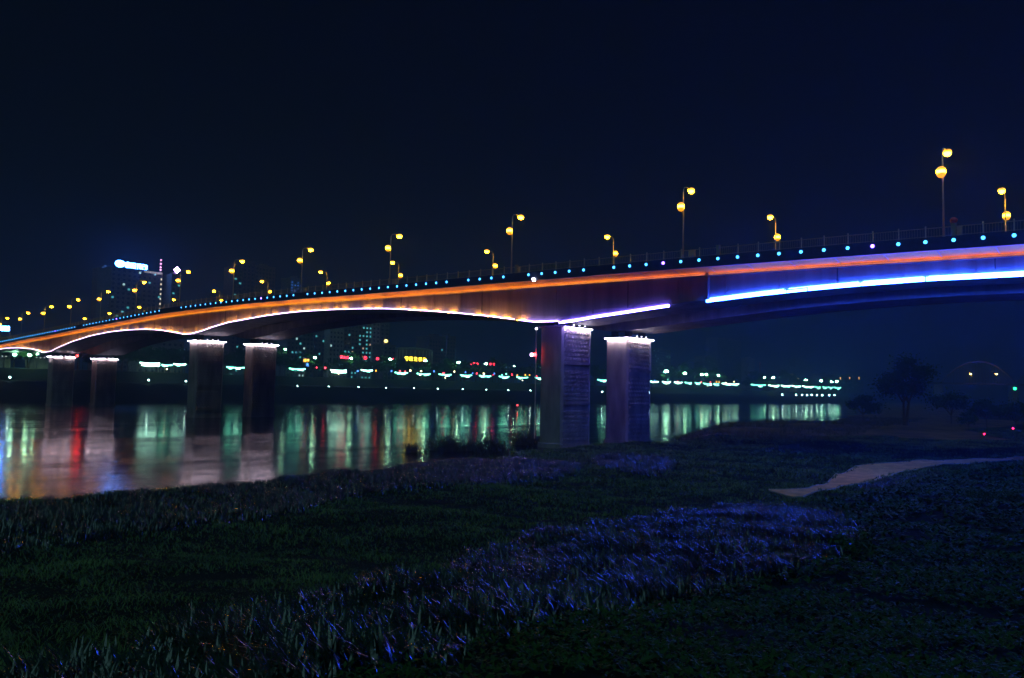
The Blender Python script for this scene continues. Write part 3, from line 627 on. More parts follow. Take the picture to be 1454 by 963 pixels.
# big dark trees standing higher behind
for x, y, off, lab in ((700, 509, 90, 'tall broad dark tree behind the red neon signs'), (742, 521, 95, 'dark tree left of the nearest pier on the far shore'), (655, 516, 100, 'rounded dark tree right of the pale round-roofed hall')):
    p = fb(x, y, off); zg = fz(off); tree((p[0], p[1], zg - .3), KINDS[3], (p[2] - zg) / 12.2, lab, 'trees behind the far promenade', x)

# ------------------------------------------------------------------ city buildings
M['wall_a'] = mat('city_wall_grey', (0.20, 0.19, 0.20), (0.14, 0.135, 0.14), 0.85, 0.08)
M['wall_b'] = mat('city_wall_brown', (0.17, 0.115, 0.105), (0.12, 0.08, 0.075), 0.85, 0.08)
M['wall_c'] = mat('city_wall_pale', (0.45, 0.42, 0.42), (0.36, 0.34, 0.34), 0.8, 0.08)
M['pane'] = mat('dark_glass', (0.03, 0.035, 0.045), (0.02, 0.025, 0.03), 0.15, 0.3)
M['win_cyan'] = emat('lit_window_cyan', (0.08, 0.55, 0.6), 1.3, 'NONE'); M['win_warm'] = emat('lit_window_warm', (0.9, 0.55, 0.35), .9, 'NONE'); M['win_white'] = emat('lit_window_white', (0.5, 0.9, 0.9), 1.3, 'NONE'); M['win_blue'] = emat('lit_window_blue', (0.03, 0.22, 1.0), 1.2, 'NONE')
winm = {}
def building(name, xa, xb, ytop, off, label, wm='wall_a', depth=18, lit=0.1, lm=('win_cyan',), fl=3.4, cw=3.2, seed=0, cat='building', roofline=True, group=None, litrows=None):
    a, b = fb(xa, ytop, off), fb(xb, ytop, off); w = float(np.linalg.norm((b - a)[:2])); c = (a + b) / 2; zg = fz(min(off, 1200)) - 1; h = float(c[2] - zg)
    r = empty(name, (c[0] + FN[0] * depth / 2, c[1] + FN[1] * depth / 2, zg), math.atan2(FD[1], FD[0]), label=label, cat=cat, group=group)
    MB().box((0, 0, h / 2), (w, depth, h)).build('wall', M[wm], r)
    MB().box((0, 0, h + 0.4), (w + .6, depth + .6, 0.8)).box((w * .15, 0, h + 2.0), (w * .3, depth * .4, 2.6)).build('roof', M[wm], r)
    rng = random.Random(seed + int(xa)); nc = max(2, int(w / cw)); nf = max(2, int(h / fl)); fr = MB(); ww, wh = w / nc * .42, fl * .42
    key = (round(ww, 2), round(wh, 2))
    for fi in range(nf):
        for ci in range(nc):
            x = -w / 2 + w * (ci + .5) / nc; z = fl * (fi + .55)
            if z + wh > h: continue
            p = lit if litrows is None else lit * litrows(ci / nc, fi / nf)
            if rng.random() < p:
                mm = rng.choice(lm); k2 = key + (mm,)
                if k2 not in winm: winm[k2] = MB().box((0, 0, 0), (ww, .12, wh)).mesh('lit_window', M[mm])
                link('lit_window', winm[k2], r, (x, -depth / 2 - .05, z))
            else: fr.box((x, -depth / 2 - .03, z), (ww, .1, wh))
    o = fr.build('window', M['pane'], r); o['kind'] = 'stuff'
    m2 = MB()
    for fi in range(1, nf + 1): m2.box((0, -depth / 2 - .08, fl * fi), (w * .985, .2, .22))
    for ci in range(0, nc + 1, 2): m2.box((-w / 2 + w * ci / nc, -depth / 2 - .1, h / 2), (.3, .24, h - .2))
    o = m2.build('facade_band', M[wm], r); o['kind'] = 'stuff'
    return r, w, h, depth
bl = []
# left, seen over the bridge
T1, w1, h1, d1 = building('office_tower', 158, 231, 384, 260, 'dark office tower carrying the glowing blue-white roof sign', 'wall_a', 26, .07, ('win_cyan', 'win_white', 'win_cyan'), 3.6, 4)
building('slab_building', 144.5, 158, 381, 280, 'narrow brownish slab building left of the sign tower', 'wall_b', 18, .0)
T2, w2, h2_, d2 = building('slim_tower', 244, 258, 391, 250, 'slim tower crowned with a glowing white-violet diamond', 'wall_a', 16, .12, ('win_cyan',))
building('apartment_building', 332, 345, 380, 240, 'dark building with cyan windows behind the left bridge lamps', 'wall_b', 16, .35, ('win_cyan',))
building('apartment_building', 346, 362, 372, 250, 'dark brown block behind the bridge, taller of a close pair', 'wall_b', 20, .02, ('win_warm',))
building('apartment_building', 363, 391, 379, 255, 'dark brown block behind the bridge, wider of a close pair', 'wall_b', 20, .02, ('win_warm',))
building('apartment_building', 413, 430, 396, 240, 'small building top with blue lit windows above the bridge', 'wall_a', 16, .6, ('win_blue',), 2.6, 3)
# under the bridge
building('storage_building', 229, 261, 486, 120, 'plain grey block between the leftmost lit pier and the next', 'wall_a', 16, .03)
building('storage_building', 196, 222, 494, 110, 'low pale block over the brightest left pavilion', 'wall_c', 14, .03)
building('apartment_building', 408, 446, 471, 130, 'building with cyan windows right of the second pier pair', 'wall_a', 18, .3, ('win_cyan', 'win_cyan', 'win_white'), litrows=lambda c, f: 2.2 if .2 < c < .7 else .1)
building('apartment_building', 447, 467, 470, 135, 'dim block between the cyan-windowed building and the pale tower', 'wall_b', 18, .07)
building('apartment_building', 468.5, 488, 465, 128, 'pale tower with blank front under the bridge arch', 'wall_c', 16, .03, ('win_white',))
building('apartment_building', 489, 529, 458, 140, 'wide tower under the arch with many rows of cyan windows', 'wall_a', 20, .42, ('win_cyan', 'win_cyan', 'win_cyan', 'win_cyan', 'win_cyan', 'win_warm'), litrows=lambda c, f: 1.5 if (c > .45 or .15 < c < .3) else .15)
building('apartment_building', 529.5, 540, 456, 138, 'narrow pale brown tower shaft beside the cyan windows', 'wall_c', 16, .0)
building('apartment_building', 540.5, 553, 459, 142, 'rightmost part of the tower cluster under the arch', 'wall_a', 16, .22, ('win_cyan',))
YL = building('low_building', 545, 562, 491, 110, 'low block with a yellow rooftop light', 'wall_a', 14, .05)
building('apartment_building', 610, 634, 479, 140, 'dim tower behind the round-roofed hall', 'wall_b', 18, .01)
building('apartment_building', 634.5, 647, 478.5, 139, 'reddish brown tower shaft at the right of the hall', 'wall_b', 18, .0)
building('apartment_building', 926, 952, 497, 160, 'dark block with scattered cyan windows right of the nearest pier pair', 'wall_a', 18, .07, ('win_cyan',))
building('apartment_building', 986, 1000, 515, 200, 'low dark block behind the right-hand promenade lamps', 'wall_b', 18, .04)
building('apartment_building', 1001, 1018, 507, 210, 'faint brown block on the right skyline, left of the tallest', 'wall_b', 18, .01)
building('apartment_building', 1019, 1052, 482, 240, 'tallest faint dark block on the right skyline', 'wall_a', 22, .0)
building('apartment_building', 1062, 1071, 509, 240, 'small pale tower left of the red mast', 'wall_c', 14, .05)
building('low_building', 1165, 1184, 532, 90, 'low brown block left of the orange roof sign', 'wall_b', 14, .02)
building('low_building', 1186, 1226, 540, 90, 'long low building under the orange roof sign', 'wall_b', 14, .02)
for i_, (xa, xb, y) in enumerate(((1108, 1128, 520), (1129, 1149, 511), (1150, 1164, 523), (1172, 1190, 518), (1208, 1222, 514))):
    building('hillside_house', xa, xb, y, 420, 'distant hillside block with a few white windows, %s from the left' % ORD[i_], 'wall_a', 16, .05, ('win_white',), group='distant blocks at right')

# sign on the office tower: oval emblem and four block characters
M['sign_blue'] = emat('blue_white_sign', (0.05, 0.26, 1.0), 120); M['sign_violet'] = emat('violet_white_sign', (0.62, 0.35, 1.0), 40)
M['sign_red'] = emat('red_neon', (1.0, 0.02, 0.05), 14); M['sign_yellow'] = emat('yellow_neon', (1.0, 0.66, 0.02), 14); M['sign_orange'] = emat('orange_neon', (1.0, 0.42, 0.02), 6); M['sign_bluef'] = emat('blue_neon', (0.05, 0.2, 1.0), 6)
GLY = [[(0, 0, 1, .12), (0, 1, 1, .12), (-.5, .5, .12, 1), (.5, .5, .12, 1), (0, .5, .12, 1.3), (0, .5, .8, .1)],
       [(0, 1, 1, .12), (0, .5, .8, .12), (0, 0, 1.1, .12), (0, .5, .12, 1), (-.5, .5, .12, 1.1), (.5, .5, .12, 1.1)],
       [(-.35, .5, .12, 1.2), (-.3, .75, .4, .1), (.25, 1, .5, .1), (.25, .6, .6, .1), (.25, .1, .5, .1), (.1, .5, .1, 1), (.5, .4, .1, .9)],
       [(-.3, 1, .5, .1), (-.3, .6, .6, .1), (-.3, 0, .5, .1), (-.45, .4, .1, .8), (.3, .85, .6, .1), (.25, .5, .1, 1.1), (.55, .45, .1, .9)],
       [(0, 1, .9, .12), (0, .66, .9, .1), (0, .33, .9, .1), (0, 0, 1.1, .12), (0, .5, .12, 1.1)]]
def glyph_sign(name, root, x0, z0, size, chars, m, y=0, gap=1.25, thick=.25):
    for k, g in enumerate(chars):
        mb = MB()
        for gx_, gz_, gw, gh in GLY[g]: mb.box((x0 + k * size * gap + gx_ * size * .9, y, z0 + gz_ * size), (gw * size * .9, thick, gh * size))
        mb.build(name, m, root)
def billboard(name, xa, xb, y, hpx, off, chars, m, label, post=True):
    a, b = fb(xa, y, off), fb(xb, y, off); w = float(np.linalg.norm((b - a)[:2])); c = (a + b) / 2; zg = fz(off); k = np.linalg.norm(c[:2]) / F; s = hpx * k * .75
    r = empty(name, (c[0], c[1], zg), math.atan2(FD[1], FD[0]), label=label, cat='sign')
    MB().box((0, .3, c[2] - zg), (w + .8, .3, hpx * k + .8)).build('board', M['dark'], r)
    for x in (-w * .35, w * .35): MB().tube([(x, .6, 0), (x, .6, c[2] - zg)], .12, 6).build('post', M['dark'], r)
    n = len(chars); gap = w / n
    for q, g in enumerate(chars):
        mb = MB(); cx0 = -w / 2 + gap * (q + .5); ws = min(gap * .8, s * 1.3)
        for gx_, gz_, gw, gh in GLY[g]: mb.box((cx0 + gx_ * ws * .8, 0.02, c[2] - zg - s / 2 + gz_ * s), (max(gw * ws * .85, .22), .2, max(gh * s, .22)))
        mb.build('character', m, r)
    return r
a_, b_ = fb(164, 375, 260), fb(207, 378, 260); sw = float(np.linalg.norm((b_ - a_)[:2])); sc_ = (a_ + b_) / 2
sr = empty('rooftop_sign', (sc_[0], sc_[1], fz(260) - 1 + h1 + .8), math.atan2(FD[1], FD[0]), label='glowing blue-white sign with oval emblem on the office tower roof', cat='sign')
H = sc_[2] - (fz(260) - 1 + h1 + .8)
mb = MB(); n = 24; v = []
for rr in (1.0, .0):
    pass
mb.lathe([(1.0, -.25), (1.0, .25)], n=24); mb.v = [(x * 3.6 - sw / 2 + 3.4, z, y * 2.7 + H) for x, y, z in mb.v]
mb.build('emblem', M['sign_blue'], sr)
gs = 3.6
glyph_sign('character', sr, -sw / 2 + 9.4, H - gs / 2 - .2, gs, [0, 1, 2, 3], M['sign_blue'], 0, 1.22, .4)
MB().box((1.5, .5, H), (sw - 1.0, .2, .25)).box((1.5, .5, H - 2), (sw - 1.0, .2, .25)).build('frame', M['dark'], sr)
for x in (-sw * .4, -sw * .1, sw * .2, sw * .45): MB().tube([(x, .6, 0), (x, .6, H + 1.5)], .15, 6).build('support', M['dark'], sr)
# lit crown and corner lights of the tower, mast
M['crown'] = emat('crown_light', (0.75, 0.7, 0.62), .55); M['corner'] = emat('corner_light', (1.0, 0.85, 0.65), 1.6); M['mast_l'] = emat('mast_light', (1.0, 0.4, 0.8), 4)
MB().box((w1 * .31, -d1 / 2 - .2, h1 - .3), (w1 * .36, .3, 1.5)).build('crown_light', M['crown'], T1)
cm = MB().box((0, 0, 0), (1.0, .3, 1.5)).mesh('corner_light', M['corner'])
for z in np.arange(h1 - 5, h1 - 40, -4.0): link('corner_light', cm, T1, (w1 / 2 - .9, -d1 / 2 - .25, z))
MB().tube([(w1 / 2 - 1, -d1 / 2 + 2, h1), (w1 / 2 - 1, -d1 / 2 + 2, h1 + 12)], [.5, .15], 6).build('mast', M['pole'], T1)
for z in (3, 5.2, 8, 11): MB().box((w1 / 2 - 1, -d1 / 2 + 1.6, h1 + z), (1.3, .6, .9)).build('mast_light', M['mast_l'], T1)
# diamond
p = fb(251, 384, 252); db = p[2] - (fz(250) - 1)
mb = MB(); R = 2.9
mb.add([(0, 0, R), (R, 0, 0), (0, 0, -R), (-R, 0, 0), (0, -1, 0), (0, 1, 0)], [(0, 4, 1), (1, 4, 2), (2, 4, 3), (3, 4, 0), (1, 5, 0), (2, 5, 1), (3, 5, 2), (0, 5, 3)])
o = mb.build('diamond_light', M['sign_violet'], T2); o.location = (0, -d2 / 2, db)
MB().tube([(0, -d2 / 2, h2_), (0, -d2 / 2, db - R)], .4, 6).build('mast', M['pole'], T2)
# yellow rooftop lamp
r_, w_, h_, d_ = YL; MB().lathe([(.3, 0), (1.3, .4), (1.5, 1.6), (.6, 2.6)], (0, -2, h_ + 2.6), 8).build('roof_lamp', emat('yellow_roof_lamp', (1.0, 0.75, 0.2), 6), r_)
# neon signs along the promenade
billboard('neon_sign', 483, 495.5, 507.3, 4.2, 62, [0, 1, 3], M['sign_red'], 'wide red neon sign left of the white-green lamp under the arch')
billboard('neon_sign', 113.5, 120.5, 496, 7, 60, [0, 2], emat('bright_red_neon', (1.0, .015, .03), 60), 'bright red neon sign half hidden behind the girder at the leftmost pier pair')
billboard('neon_sign', 516, 521.5, 508.3, 5, 62, [2], M['sign_red'], 'small square red neon sign under the tower with cyan windows')
billboard('neon_sign', 533, 539, 509.3, 4, 62, [3], M['sign_red'], 'small red neon sign just left of the yellow rooftop light')
billboard('neon_sign', 556.5, 559.5, 510.5, 4, 62, [4], M['sign_red'], 'tiny red sign touching a white-green lamp left of the yellow sign')
billboard('neon_sign', 574, 606, 510, 6, 66, [0, 1, 4, 2, 3], M['sign_yellow'], 'long yellow neon sign of five characters on the round-roofed hall')
billboard('neon_sign', 431, 439.5, 512, 4.5, 56, [1, 2], M['sign_orange'], 'small amber sign right of the second pier pair')
billboard('neon_sign', 433, 440, 518, 4, 54, [4], M['sign_bluef'], 'small blue sign below the amber sign')
billboard('neon_sign', 666, 680.5, 516.8, 3.4, 64, [4, 3, 1], M['sign_red'], 'red neon sign left of a white lamp under the broad dark tree')
billboard('neon_sign', 693.5, 704, 517.6, 4, 64, [0, 2], M['sign_red'], 'red neon sign right of a white lamp under the broad dark tree')
billboard('neon_sign', 993, 998, 542.7, 2.6, 52, [3], M['sign_red'], 'red sign on the right-hand promenade, leftmost of three')
billboard('neon_sign', 1006.5, 1010.5, 543, 2.6, 52, [2], M['sign_red'], 'red sign on the right-hand promenade, middle of three')
billboard('neon_sign', 1015.5, 1023, 542.6, 2.8, 52, [0, 1], M['sign_orange'], 'orange-red sign on the right-hand promenade, rightmost of three')
for k, (xa, xb) in enumerate(((1189.5, 1197), (1203, 1210), (1216, 1223.5))):
    billboard('roof_sign', xa, xb, 537.3, 3.2, 88, [1], M['sign_orange'], 'orange rooftop sign at far right, %s of three' % ('left', 'middle', 'right')[k])
billboard('neon_sign', 1059, 1069, 529.5, 2.6, 90, [4], emat('dim_red_neon', (.8, .02, .05), .9), 'dim red sign at the foot of the small pale tower')
for k, (x, y, mm, lab) in enumerate(((568, 527, 'sign_red', 'tiny red stall sign over the pavilions, leftmost'), (556, 527, 'sign_bluef', 'tiny blue stall sign left of the pavilions under the hall'), (677, 530.5, 'sign_red', 'tiny red stall sign under the broad dark tree'),
                                     (702, 530.5, 'sign_bluef', 'tiny blue stall sign under the broad dark tree'), (727, 532, 'sign_red', 'tiny red stall sign near the left edge of the nearest pier'), (746, 532.5, 'sign_orange', 'tiny orange stall sign near the left edge of the nearest pier'),
                                     (508, 527, 'sign_bluef', 'blue stall panel beside the two-line pavilion'), (534, 526.5, 'sign_orange', 'orange stall sign right of the short white-green pavilion'))):
    billboard('stall_sign', x - 2, x + 2, y, 2.2, 49, [k % 5], M[mm], lab)
rx = random.Random(31)
for k, x in enumerate(sorted([575, 583, 598, 616, 630, 645, 661, 671, 687, 700, 713, 719, 735, 752, 762, 930, 948, 962, 1031, 1042, 450, 462])):
    mm, cn = rx.choice((('sign_red', 'red'), ('sign_bluef', 'blue'), ('sign_orange', 'amber'), ('warm', 'warm white'), ('eave_dim', 'green')))
    y = np.interp(x, [450, 575, 760, 930, 1050], [522, 527, 533, 539.5, 543]) + rx.uniform(-1.5, 1.5)
    billboard('stall_sign', x - rx.uniform(.8, 2), x + rx.uniform(.8, 2), y, rx.uniform(1.4, 2.4), 50, [k % 5], M[mm], 'tiny %s light above the far pavilions, %s from the left' % (cn, ORD[k]))
# round-roofed hall
a_, b_ = fb(573, 497, 72), fb(622, 497, 72); w = float(np.linalg.norm((b_ - a_)[:2])); c = (a_ + b_) / 2; zg = fz(72) - 1; h = c[2] - zg
hall = empty('round_hall', (c[0] + FN[0] * 8, c[1] + FN[1] * 8, zg), math.atan2(FD[1], FD[0]), label='low hall with gently curved roof above the yellow sign', cat='building')
mb = MB(); n = 20; v = []
for k in range(n):
    an = 2 * math.pi * k / n; v.append((w / 2 * math.cos(an), 8 * math.sin(an), 0)); v.append((w / 2 * math.cos(an), 8 * math.sin(an), h))
mb.add(v, [(2 * k, (2 * k + 2) % (2 * n), (2 * k + 3) % (2 * n), 2 * k + 1) for k in range(n)]).build('wall', M['wall_b'], hall)
mb = MB(); mb.lathe([(1.03, h), (1.03, h + .8), (.8, h + 1.5), (.4, h + 2.0), (.05, h + 2.2)], n=24); mb.v = [(x * w / 2, y * 8, z) for x, y, z in mb.v]; mb.build('roof', M['wall_a'], hall)
for k in range(14):
    an = math.pi + math.pi * (k + .5) / 14; MB().box((w / 2 * 1.005 * math.cos(an), 8.04 * math.sin(an), h * .7), (.5, .5, h * .55)).build('column', M['wall_c'], hall)
# little lit temple, mast, boat, buoys, arch bridge at right
p = fb(1126, 537, 85); zg = fz(85); tp = empty('temple', (p[0], p[1], zg), math.atan2(FD[1], FD[0]), label='small orange-lit pavilion with tiered roof on the right shore', cat='temple')
M['temple'] = mat('temple_plaster', (.6, .36, .22), (.5, .3, .18), .8, .3); M['tl'] = emat('temple_flood', (1, .5, .2), 10)
hh = p[2] - zg
MB().box((0, 0, hh / 2), (14, 8, hh)).build('base', M['temple'], tp)
MB().add([(-9, -6, hh), (9, -6, hh), (9, 6, hh), (-9, 6, hh), (-4, -1, hh + 3.5), (4, -1, hh + 3.5), (4, 1, hh + 3.5), (-4, 1, hh + 3.5)], [(0, 1, 5, 4), (1, 2, 6, 5), (2, 3, 7, 6), (3, 0, 4, 7), (4, 5, 6, 7), (3, 2, 1, 0)]).build('roof', M['temple'], tp)
MB().box((-3, 0, hh + 4.4), (4, 3, 2.2)).add([(-6, -2.4, hh + 5.5), (0, -2.4, hh + 5.5), (0, 2.4, hh + 5.5), (-6, 2.4, hh + 5.5), (-3, 0, hh + 8)], [(0, 1, 4), (1, 2, 4), (2, 3, 4), (3, 0, 4), (3, 2, 1, 0)]).build('tower', M['temple'], tp)
MB().box((0, -9, hh - 1), (10, .4, .4)).build('flood_light', M['tl'], tp)
p = fb(1079, 535, 100); zg = fz(100); t_ = fb(1079, 516, 100)[2]
ms = empty('lattice_mast', (p[0], p[1], zg), label='thin reddish lattice mast on the right skyline', cat='mast')
mb = MB()
for sx, sy in ((-1, -1), (1, -1), (1, 1), (-1, 1)): mb.tube([(sx * 1.2, sy * 1.2, 0), (sx * .4, sy * .4, t_ - zg)], .14, 4)
for z in np.arange(1, t_ - zg, 2.2):
    q = 1.2 - .8 * z / (t_ - zg); mb.box((0, -q, z), (2 * q, .12, .12)).box((0, q, z), (2 * q, .12, .12))
mb.build('lattice', mat('red_mast_paint', (.5, .06, .06), (.4, .05, .05), .6, 1), ms)
MB().lathe([(.2, 0), (.6, .2), (.6, 1), (.2, 1.2)], (0, 0, t_ - zg), 6).build('mast_lamp', emat('mast_red', (1, .03, .08), .8), ms)
def on_water(px, py):
    v = ray(px, py); t = -HC / v[2]; p = v * t; return np.array([p[0], p[1], 0.0])
p = on_water(943, 572)
bt = empty('moored_barge', p, math.atan2(FD[1], FD[0]), label='long low barge with a row of white lights beside the far quay', cat='boat')
v = []; L = 11
for x, wd, z0, z1 in ((-L, .2, .6, 1.7), (-L + 2, 1.6, 0, 1.4), (L - 2, 1.6, 0, 1.4), (L, 1.0, .5, 1.6)): v += [(x, -wd, z0), (x, wd, z0), (x, wd * 1.15, z1), (x, -wd * 1.15, z1)]
MB().add(v, [(j * 4 + q, j * 4 + (q + 1) % 4, (j + 1) * 4 + (q + 1) % 4, (j + 1) * 4 + q) for j in range(3) for q in range(4)] + [(3, 2, 1, 0), (12, 13, 14, 15)]).build('hull', M['dark'], bt)
MB().box((L * .3, 0, 2.4), (8, 2.4, 2)).box((L * .3, 0, 3.5), (8.8, 3, .2)).build('cabin', M['wall_c'], bt)
lm_ = MB().box((0, 0, 0), (.5, .3, .35)).mesh('deck_light', emat('deck_light', (.8, .9, 1), 2.2))
for x in np.linspace(-L + 1, L - 1, 12): link('deck_light', lm_, bt, (x, -1.95, 4.0))
MB().tube([(-L + 1, -1.9, 3.8), (L - 1, -1.9, 3.8)], .05, 4).build('rail', M['pole'], bt)
def buoy(px, py, col, st, label):
    p = on_water(px, py); r = empty('river_buoy', p, label=label, cat='buoy', group='lit buoys on the river')
    MB().lathe([(.5, -.4), (.9, 0), (.9, .6), (.3, .9), (.18, 2.0)], n=10).build('float', M['dark'], r)
    MB().lathe([(.1, 2.0), (.34, 2.1), (.34, 2.6), (.1, 2.7)], n=8).build('lantern', emat('buoy_' + label.split()[0], col, st), r)
buoy(734.5, 582, (1, .05, .05), 9, 'red lit buoy just left of the nearest pier')
buoy(747, 571.5, (.03, .03, 1), 60, 'blue lit buoy just left of the nearest pier')
buoy(686, 573, (.03, .03, 1), 8, 'blue dim buoy below the red neon signs')
buoy(860, 571, (.03, .03, 1), 9, 'blue dim buoy seen between the two nearest piers')
# far arch bridge
ab = empty('arch_bridge', (0, 0, 0), label='faint distant arch bridge at the right edge behind the dark trees', cat='bridge')
def at(px, py, dist):
    v = ray(px, py); t = dist / v[1]; p = v * t; return np.array([p[0], p[1], p[2] + HC])
M['arch'] = mat('arch_paint', (.06, .045, .035), (.05, .035, .03), .6, .1)
D = 950
for k, dd in ((0, 0), (1, 12)):
    for xa, xb, yt in ((1336, 1443, 513), (1444, 1552, 516)):
        pts = []
        for u in np.linspace(0, 1, 25): pts.append(at(xa + (xb - xa) * u, 544 - (544 - yt) * 4 * u * (1 - u) + (u - .5) * 2, D + dd))
        MB().tube(pts, 1.0, 6).build('arch_rib', M['arch'], ab)
        if k == 0:
            mb = MB()
            for q in pts[2:-2]: mb.tube([q, (q[0], q[1], pts[0][2])], .16, 4)
            o = mb.build('hanger', M['arch'], ab); o['kind'] = 'stuff'
a_, b_ = at(1300, 544, D), at(1560, 548, D); mb = MB(); c = (a_ + b_) / 2; mb.box((c[0], c[1] + 6, c[2]), (b_[0] - a_[0], 14, 2.2)).build('deck', M['arch'], ab)
for x in (1336, 1443, 1552): q = at(x, 545, D); MB().box((q[0], q[1] + 6, q[2] / 2 - 1), (5, 12, q[2])).build('pier', M['concrete'], ab)
for k, x in enumerate((1378.5, 1415)):
    q = at(x, 532, D - 4); zg = at(x, 544, D - 4)[2]
    r = empty('street_lamp', (q[0], q[1], zg), label='amber lamp on the distant arch bridge, %s of two' % ('left', 'right')[k], cat='street lamp', group='lamps on the distant arch bridge')
    MB().tube([(0, 0, 0), (0, 0, q[2] - zg)], .2, 6).build('pole', M['pole'], r); MB().lathe([(.3, 0), (1.2, .2), (1.2, .9), (.4, 1.3)], (0, 0, q[2] - zg), 8).build('lamp_head', M['sodium_far'], r)
M['green'] = emat('green_signal', (.02, 1, .3), 14)
q = at(1441, 552, 700); r = empty('signal_post', (q[0], q[1], -1), label='green signal light over the water at the right edge', cat='signal lamp')
MB().tube([(0, 0, 0), (0, 0, q[2] + 1)], .3, 6).build('post', M['dark'], r); MB().lathe([(.4, -1), (1.1, -.8), (1.1, .9), (.4, 1.1)], (0, 0, q[2] + 1), 8).build('lens', M['green'], r)
# blue road sign at far left
c = B(405, 5, zd(405)); q = at(6, 466.5, c[1] + 12)
r = empty('road_sign', (q[0], q[1], zd(405) + .3), label='blue-white lit gantry sign at the left end of the bridge', cat='sign')
hh = q[2] - zd(405) - .3
MB().box((0, 0, hh), (4.6, .25, 2.2)).build('panel', M['sign_blue'], r); MB().tube([(2.9, .1, 0), (2.9, .1, hh + 1)], .16, 8).build('post', M['pole'], r); MB().box((1, .2, hh - .4), (4.2, .12, .14)).build('bracket', M['pole'], r)

# ------------------------------------------------------------------ right bank: big tree, dark trees, marker lights
tm = tree_meshes(23.0, 8.6, 9000, .42, 21, .30, True)
b_ = np.array([126.0 * .96, 240.0]); tree((b_[0], b_[1], float(gz(*b_))), tm, 1.0, 'large broad tree with two pale trunks on the right bank', None)
tm2 = tree_meshes(12, 6.5, 3200, .5, 33, .3); tm3 = tree_meshes(9, 5.5, 2600, .45, 34, .25)
for k, (x, y, d, h, lab) in enumerate(((1225, 560, 262, 10, 'dark tree left of the large twin-trunk tree'), (1350, 556, 275, 12, 'dark tree just right of the large twin-trunk tree'), (1400, 566, 250, 9, 'low dark tree above the left red marker lamp'), (1440, 570, 235, 9, 'low dark tree at the right edge above the right red marker'), (1375, 585, 215, 8, 'bushy dark tree nearest the red marker lamps'), (1500, 560, 240, 12, 'dark tree beyond the right frame edge'))):
    v = ray(x, y); t = d / v[1]; px_, py_ = v[0] * t, d; zt = HC + v[2] * t; zg = float(gz(px_, py_)); H_ = max(zt - zg, 3)
    tree((px_, py_, zg), (tm2, tm3)[k % 2], H_ / (12, 9)[k % 2] * 1.0, lab, 'dark trees on the right bank', k)
M['mark_red'] = emat('marker_red', (1, .01, .06), 16)
for k, (x, y) in enumerate(((1397.5, 617.5), (1438.5, 609.5))):
    d = 175; v = ray(x, y); t = d / v[1]; p = v * t; zg = float(gz(p[0], p[1])); z = p[2] + HC
    r = empty('marker_lamp', (p[0], p[1], zg), label='small red marker lamp low on the dark right bank, %s of two' % ('left', 'right')[k], cat='marker lamp', group='red marker lamps on the right bank')
    MB().tube([(0, 0, 0), (0, 0, max(z - zg, .3))], .06, 6).build('post', M['dark'], r); MB().lathe([(.08, 0), (.17, .04), (.17, .3), (.08, .34)], (0, 0, max(z - zg, .3)), 8).build('lens', M['mark_red'], r)

# ------------------------------------------------------------------ vegetation
def inpoly(P, poly):
    x, y = P[:, 0], P[:, 1]; r = np.zeros(len(P), bool); j = len(poly) - 1
    for i in range(len(poly)):
        xi, yi = poly[i]; xj, yj = poly[j]
        c = ((yi > y) != (yj > y)) & (x < (xj - xi) * (y - yi) / (yj - yi + 1e-12) + xi); r ^= c; j = i
    return r
def region(pix): return np.array([hit(*p)[:2] for p in pix])
def scatter(poly, dens, rng, maxn=400000, fall=None):
    lo, hi = poly.min(0), poly.max(0); n = min(int(np.prod(hi - lo) * dens), 4000000)
    P = lo + rng.random((n, 2)) * (hi - lo); P = P[inpoly(P, poly)]
    if fall is not None: P = P[rng.random(len(P)) < fall(np.hypot(P[:, 0], P[:, 1]))]
    return P[:maxn]
def blades(P, h, w, lean, rng, segs=3, z=None, head=None, droop=.5):
    """curved tapering blades; h,w,lean arrays or scalars"""
    n = len(P); h = np.broadcast_to(h, n) * rng.uniform(.6, 1.25, n); w = np.broadcast_to(w, n) * rng.uniform(.7, 1.3, n); le = np.broadcast_to(lean, n) * rng.uniform(.4, 1.5, n)
    an = rng.uniform(0, 2 * np.pi, n) if head is None else head + rng.normal(0, .75, n)
    d = np.stack([np.cos(an), np.sin(an)], 1); sd = np.stack([-d[:, 1], d[:, 0]], 1); zz = gz(P[:, 0], P[:, 1]) - .03 if z is None else z
    rows = []
    for i in range(segs + 1):
        u = i / segs; r_ = le * h * u ** 1.8; y = h * (u - droop * le * u ** 2.6 * .6); ww = w * (1 - u) ** .6 * .5 if i < segs else w * .03
        c = P + d * r_[:, None]
        for sg in (-1, 1): rows.append(np.concatenate([c + sd * (sg * ww)[:, None], (zz + y)[:, None]], 1))
    V = np.stack(rows, 1).reshape(-1, 3); k = 2 * (segs + 1); base = (np.arange(n) * k)[:, None]
    q = np.concatenate([base + np.array([[2 * i, 2 * i + 1, 2 * i + 3, 2 * i + 2]]) for i in range(segs)], 0)
    return V, q
M['lily'] = mat('strap_leaf', (0.016, 0.042, 0.022), (0.009, 0.024, 0.013), 0.2, 3.0, spec=0.85)
M['cover'] = mat('ground_cover_leaf', (0.03, 0.085, 0.022), (0.018, 0.05, 0.015), 0.5, 2.0, spec=0.04)
M['grass'] = mat('lawn_grass', (0.12, 0.19, 0.065), (0.065, 0.11, 0.042), 0.7, 0.35, spec=0.08)
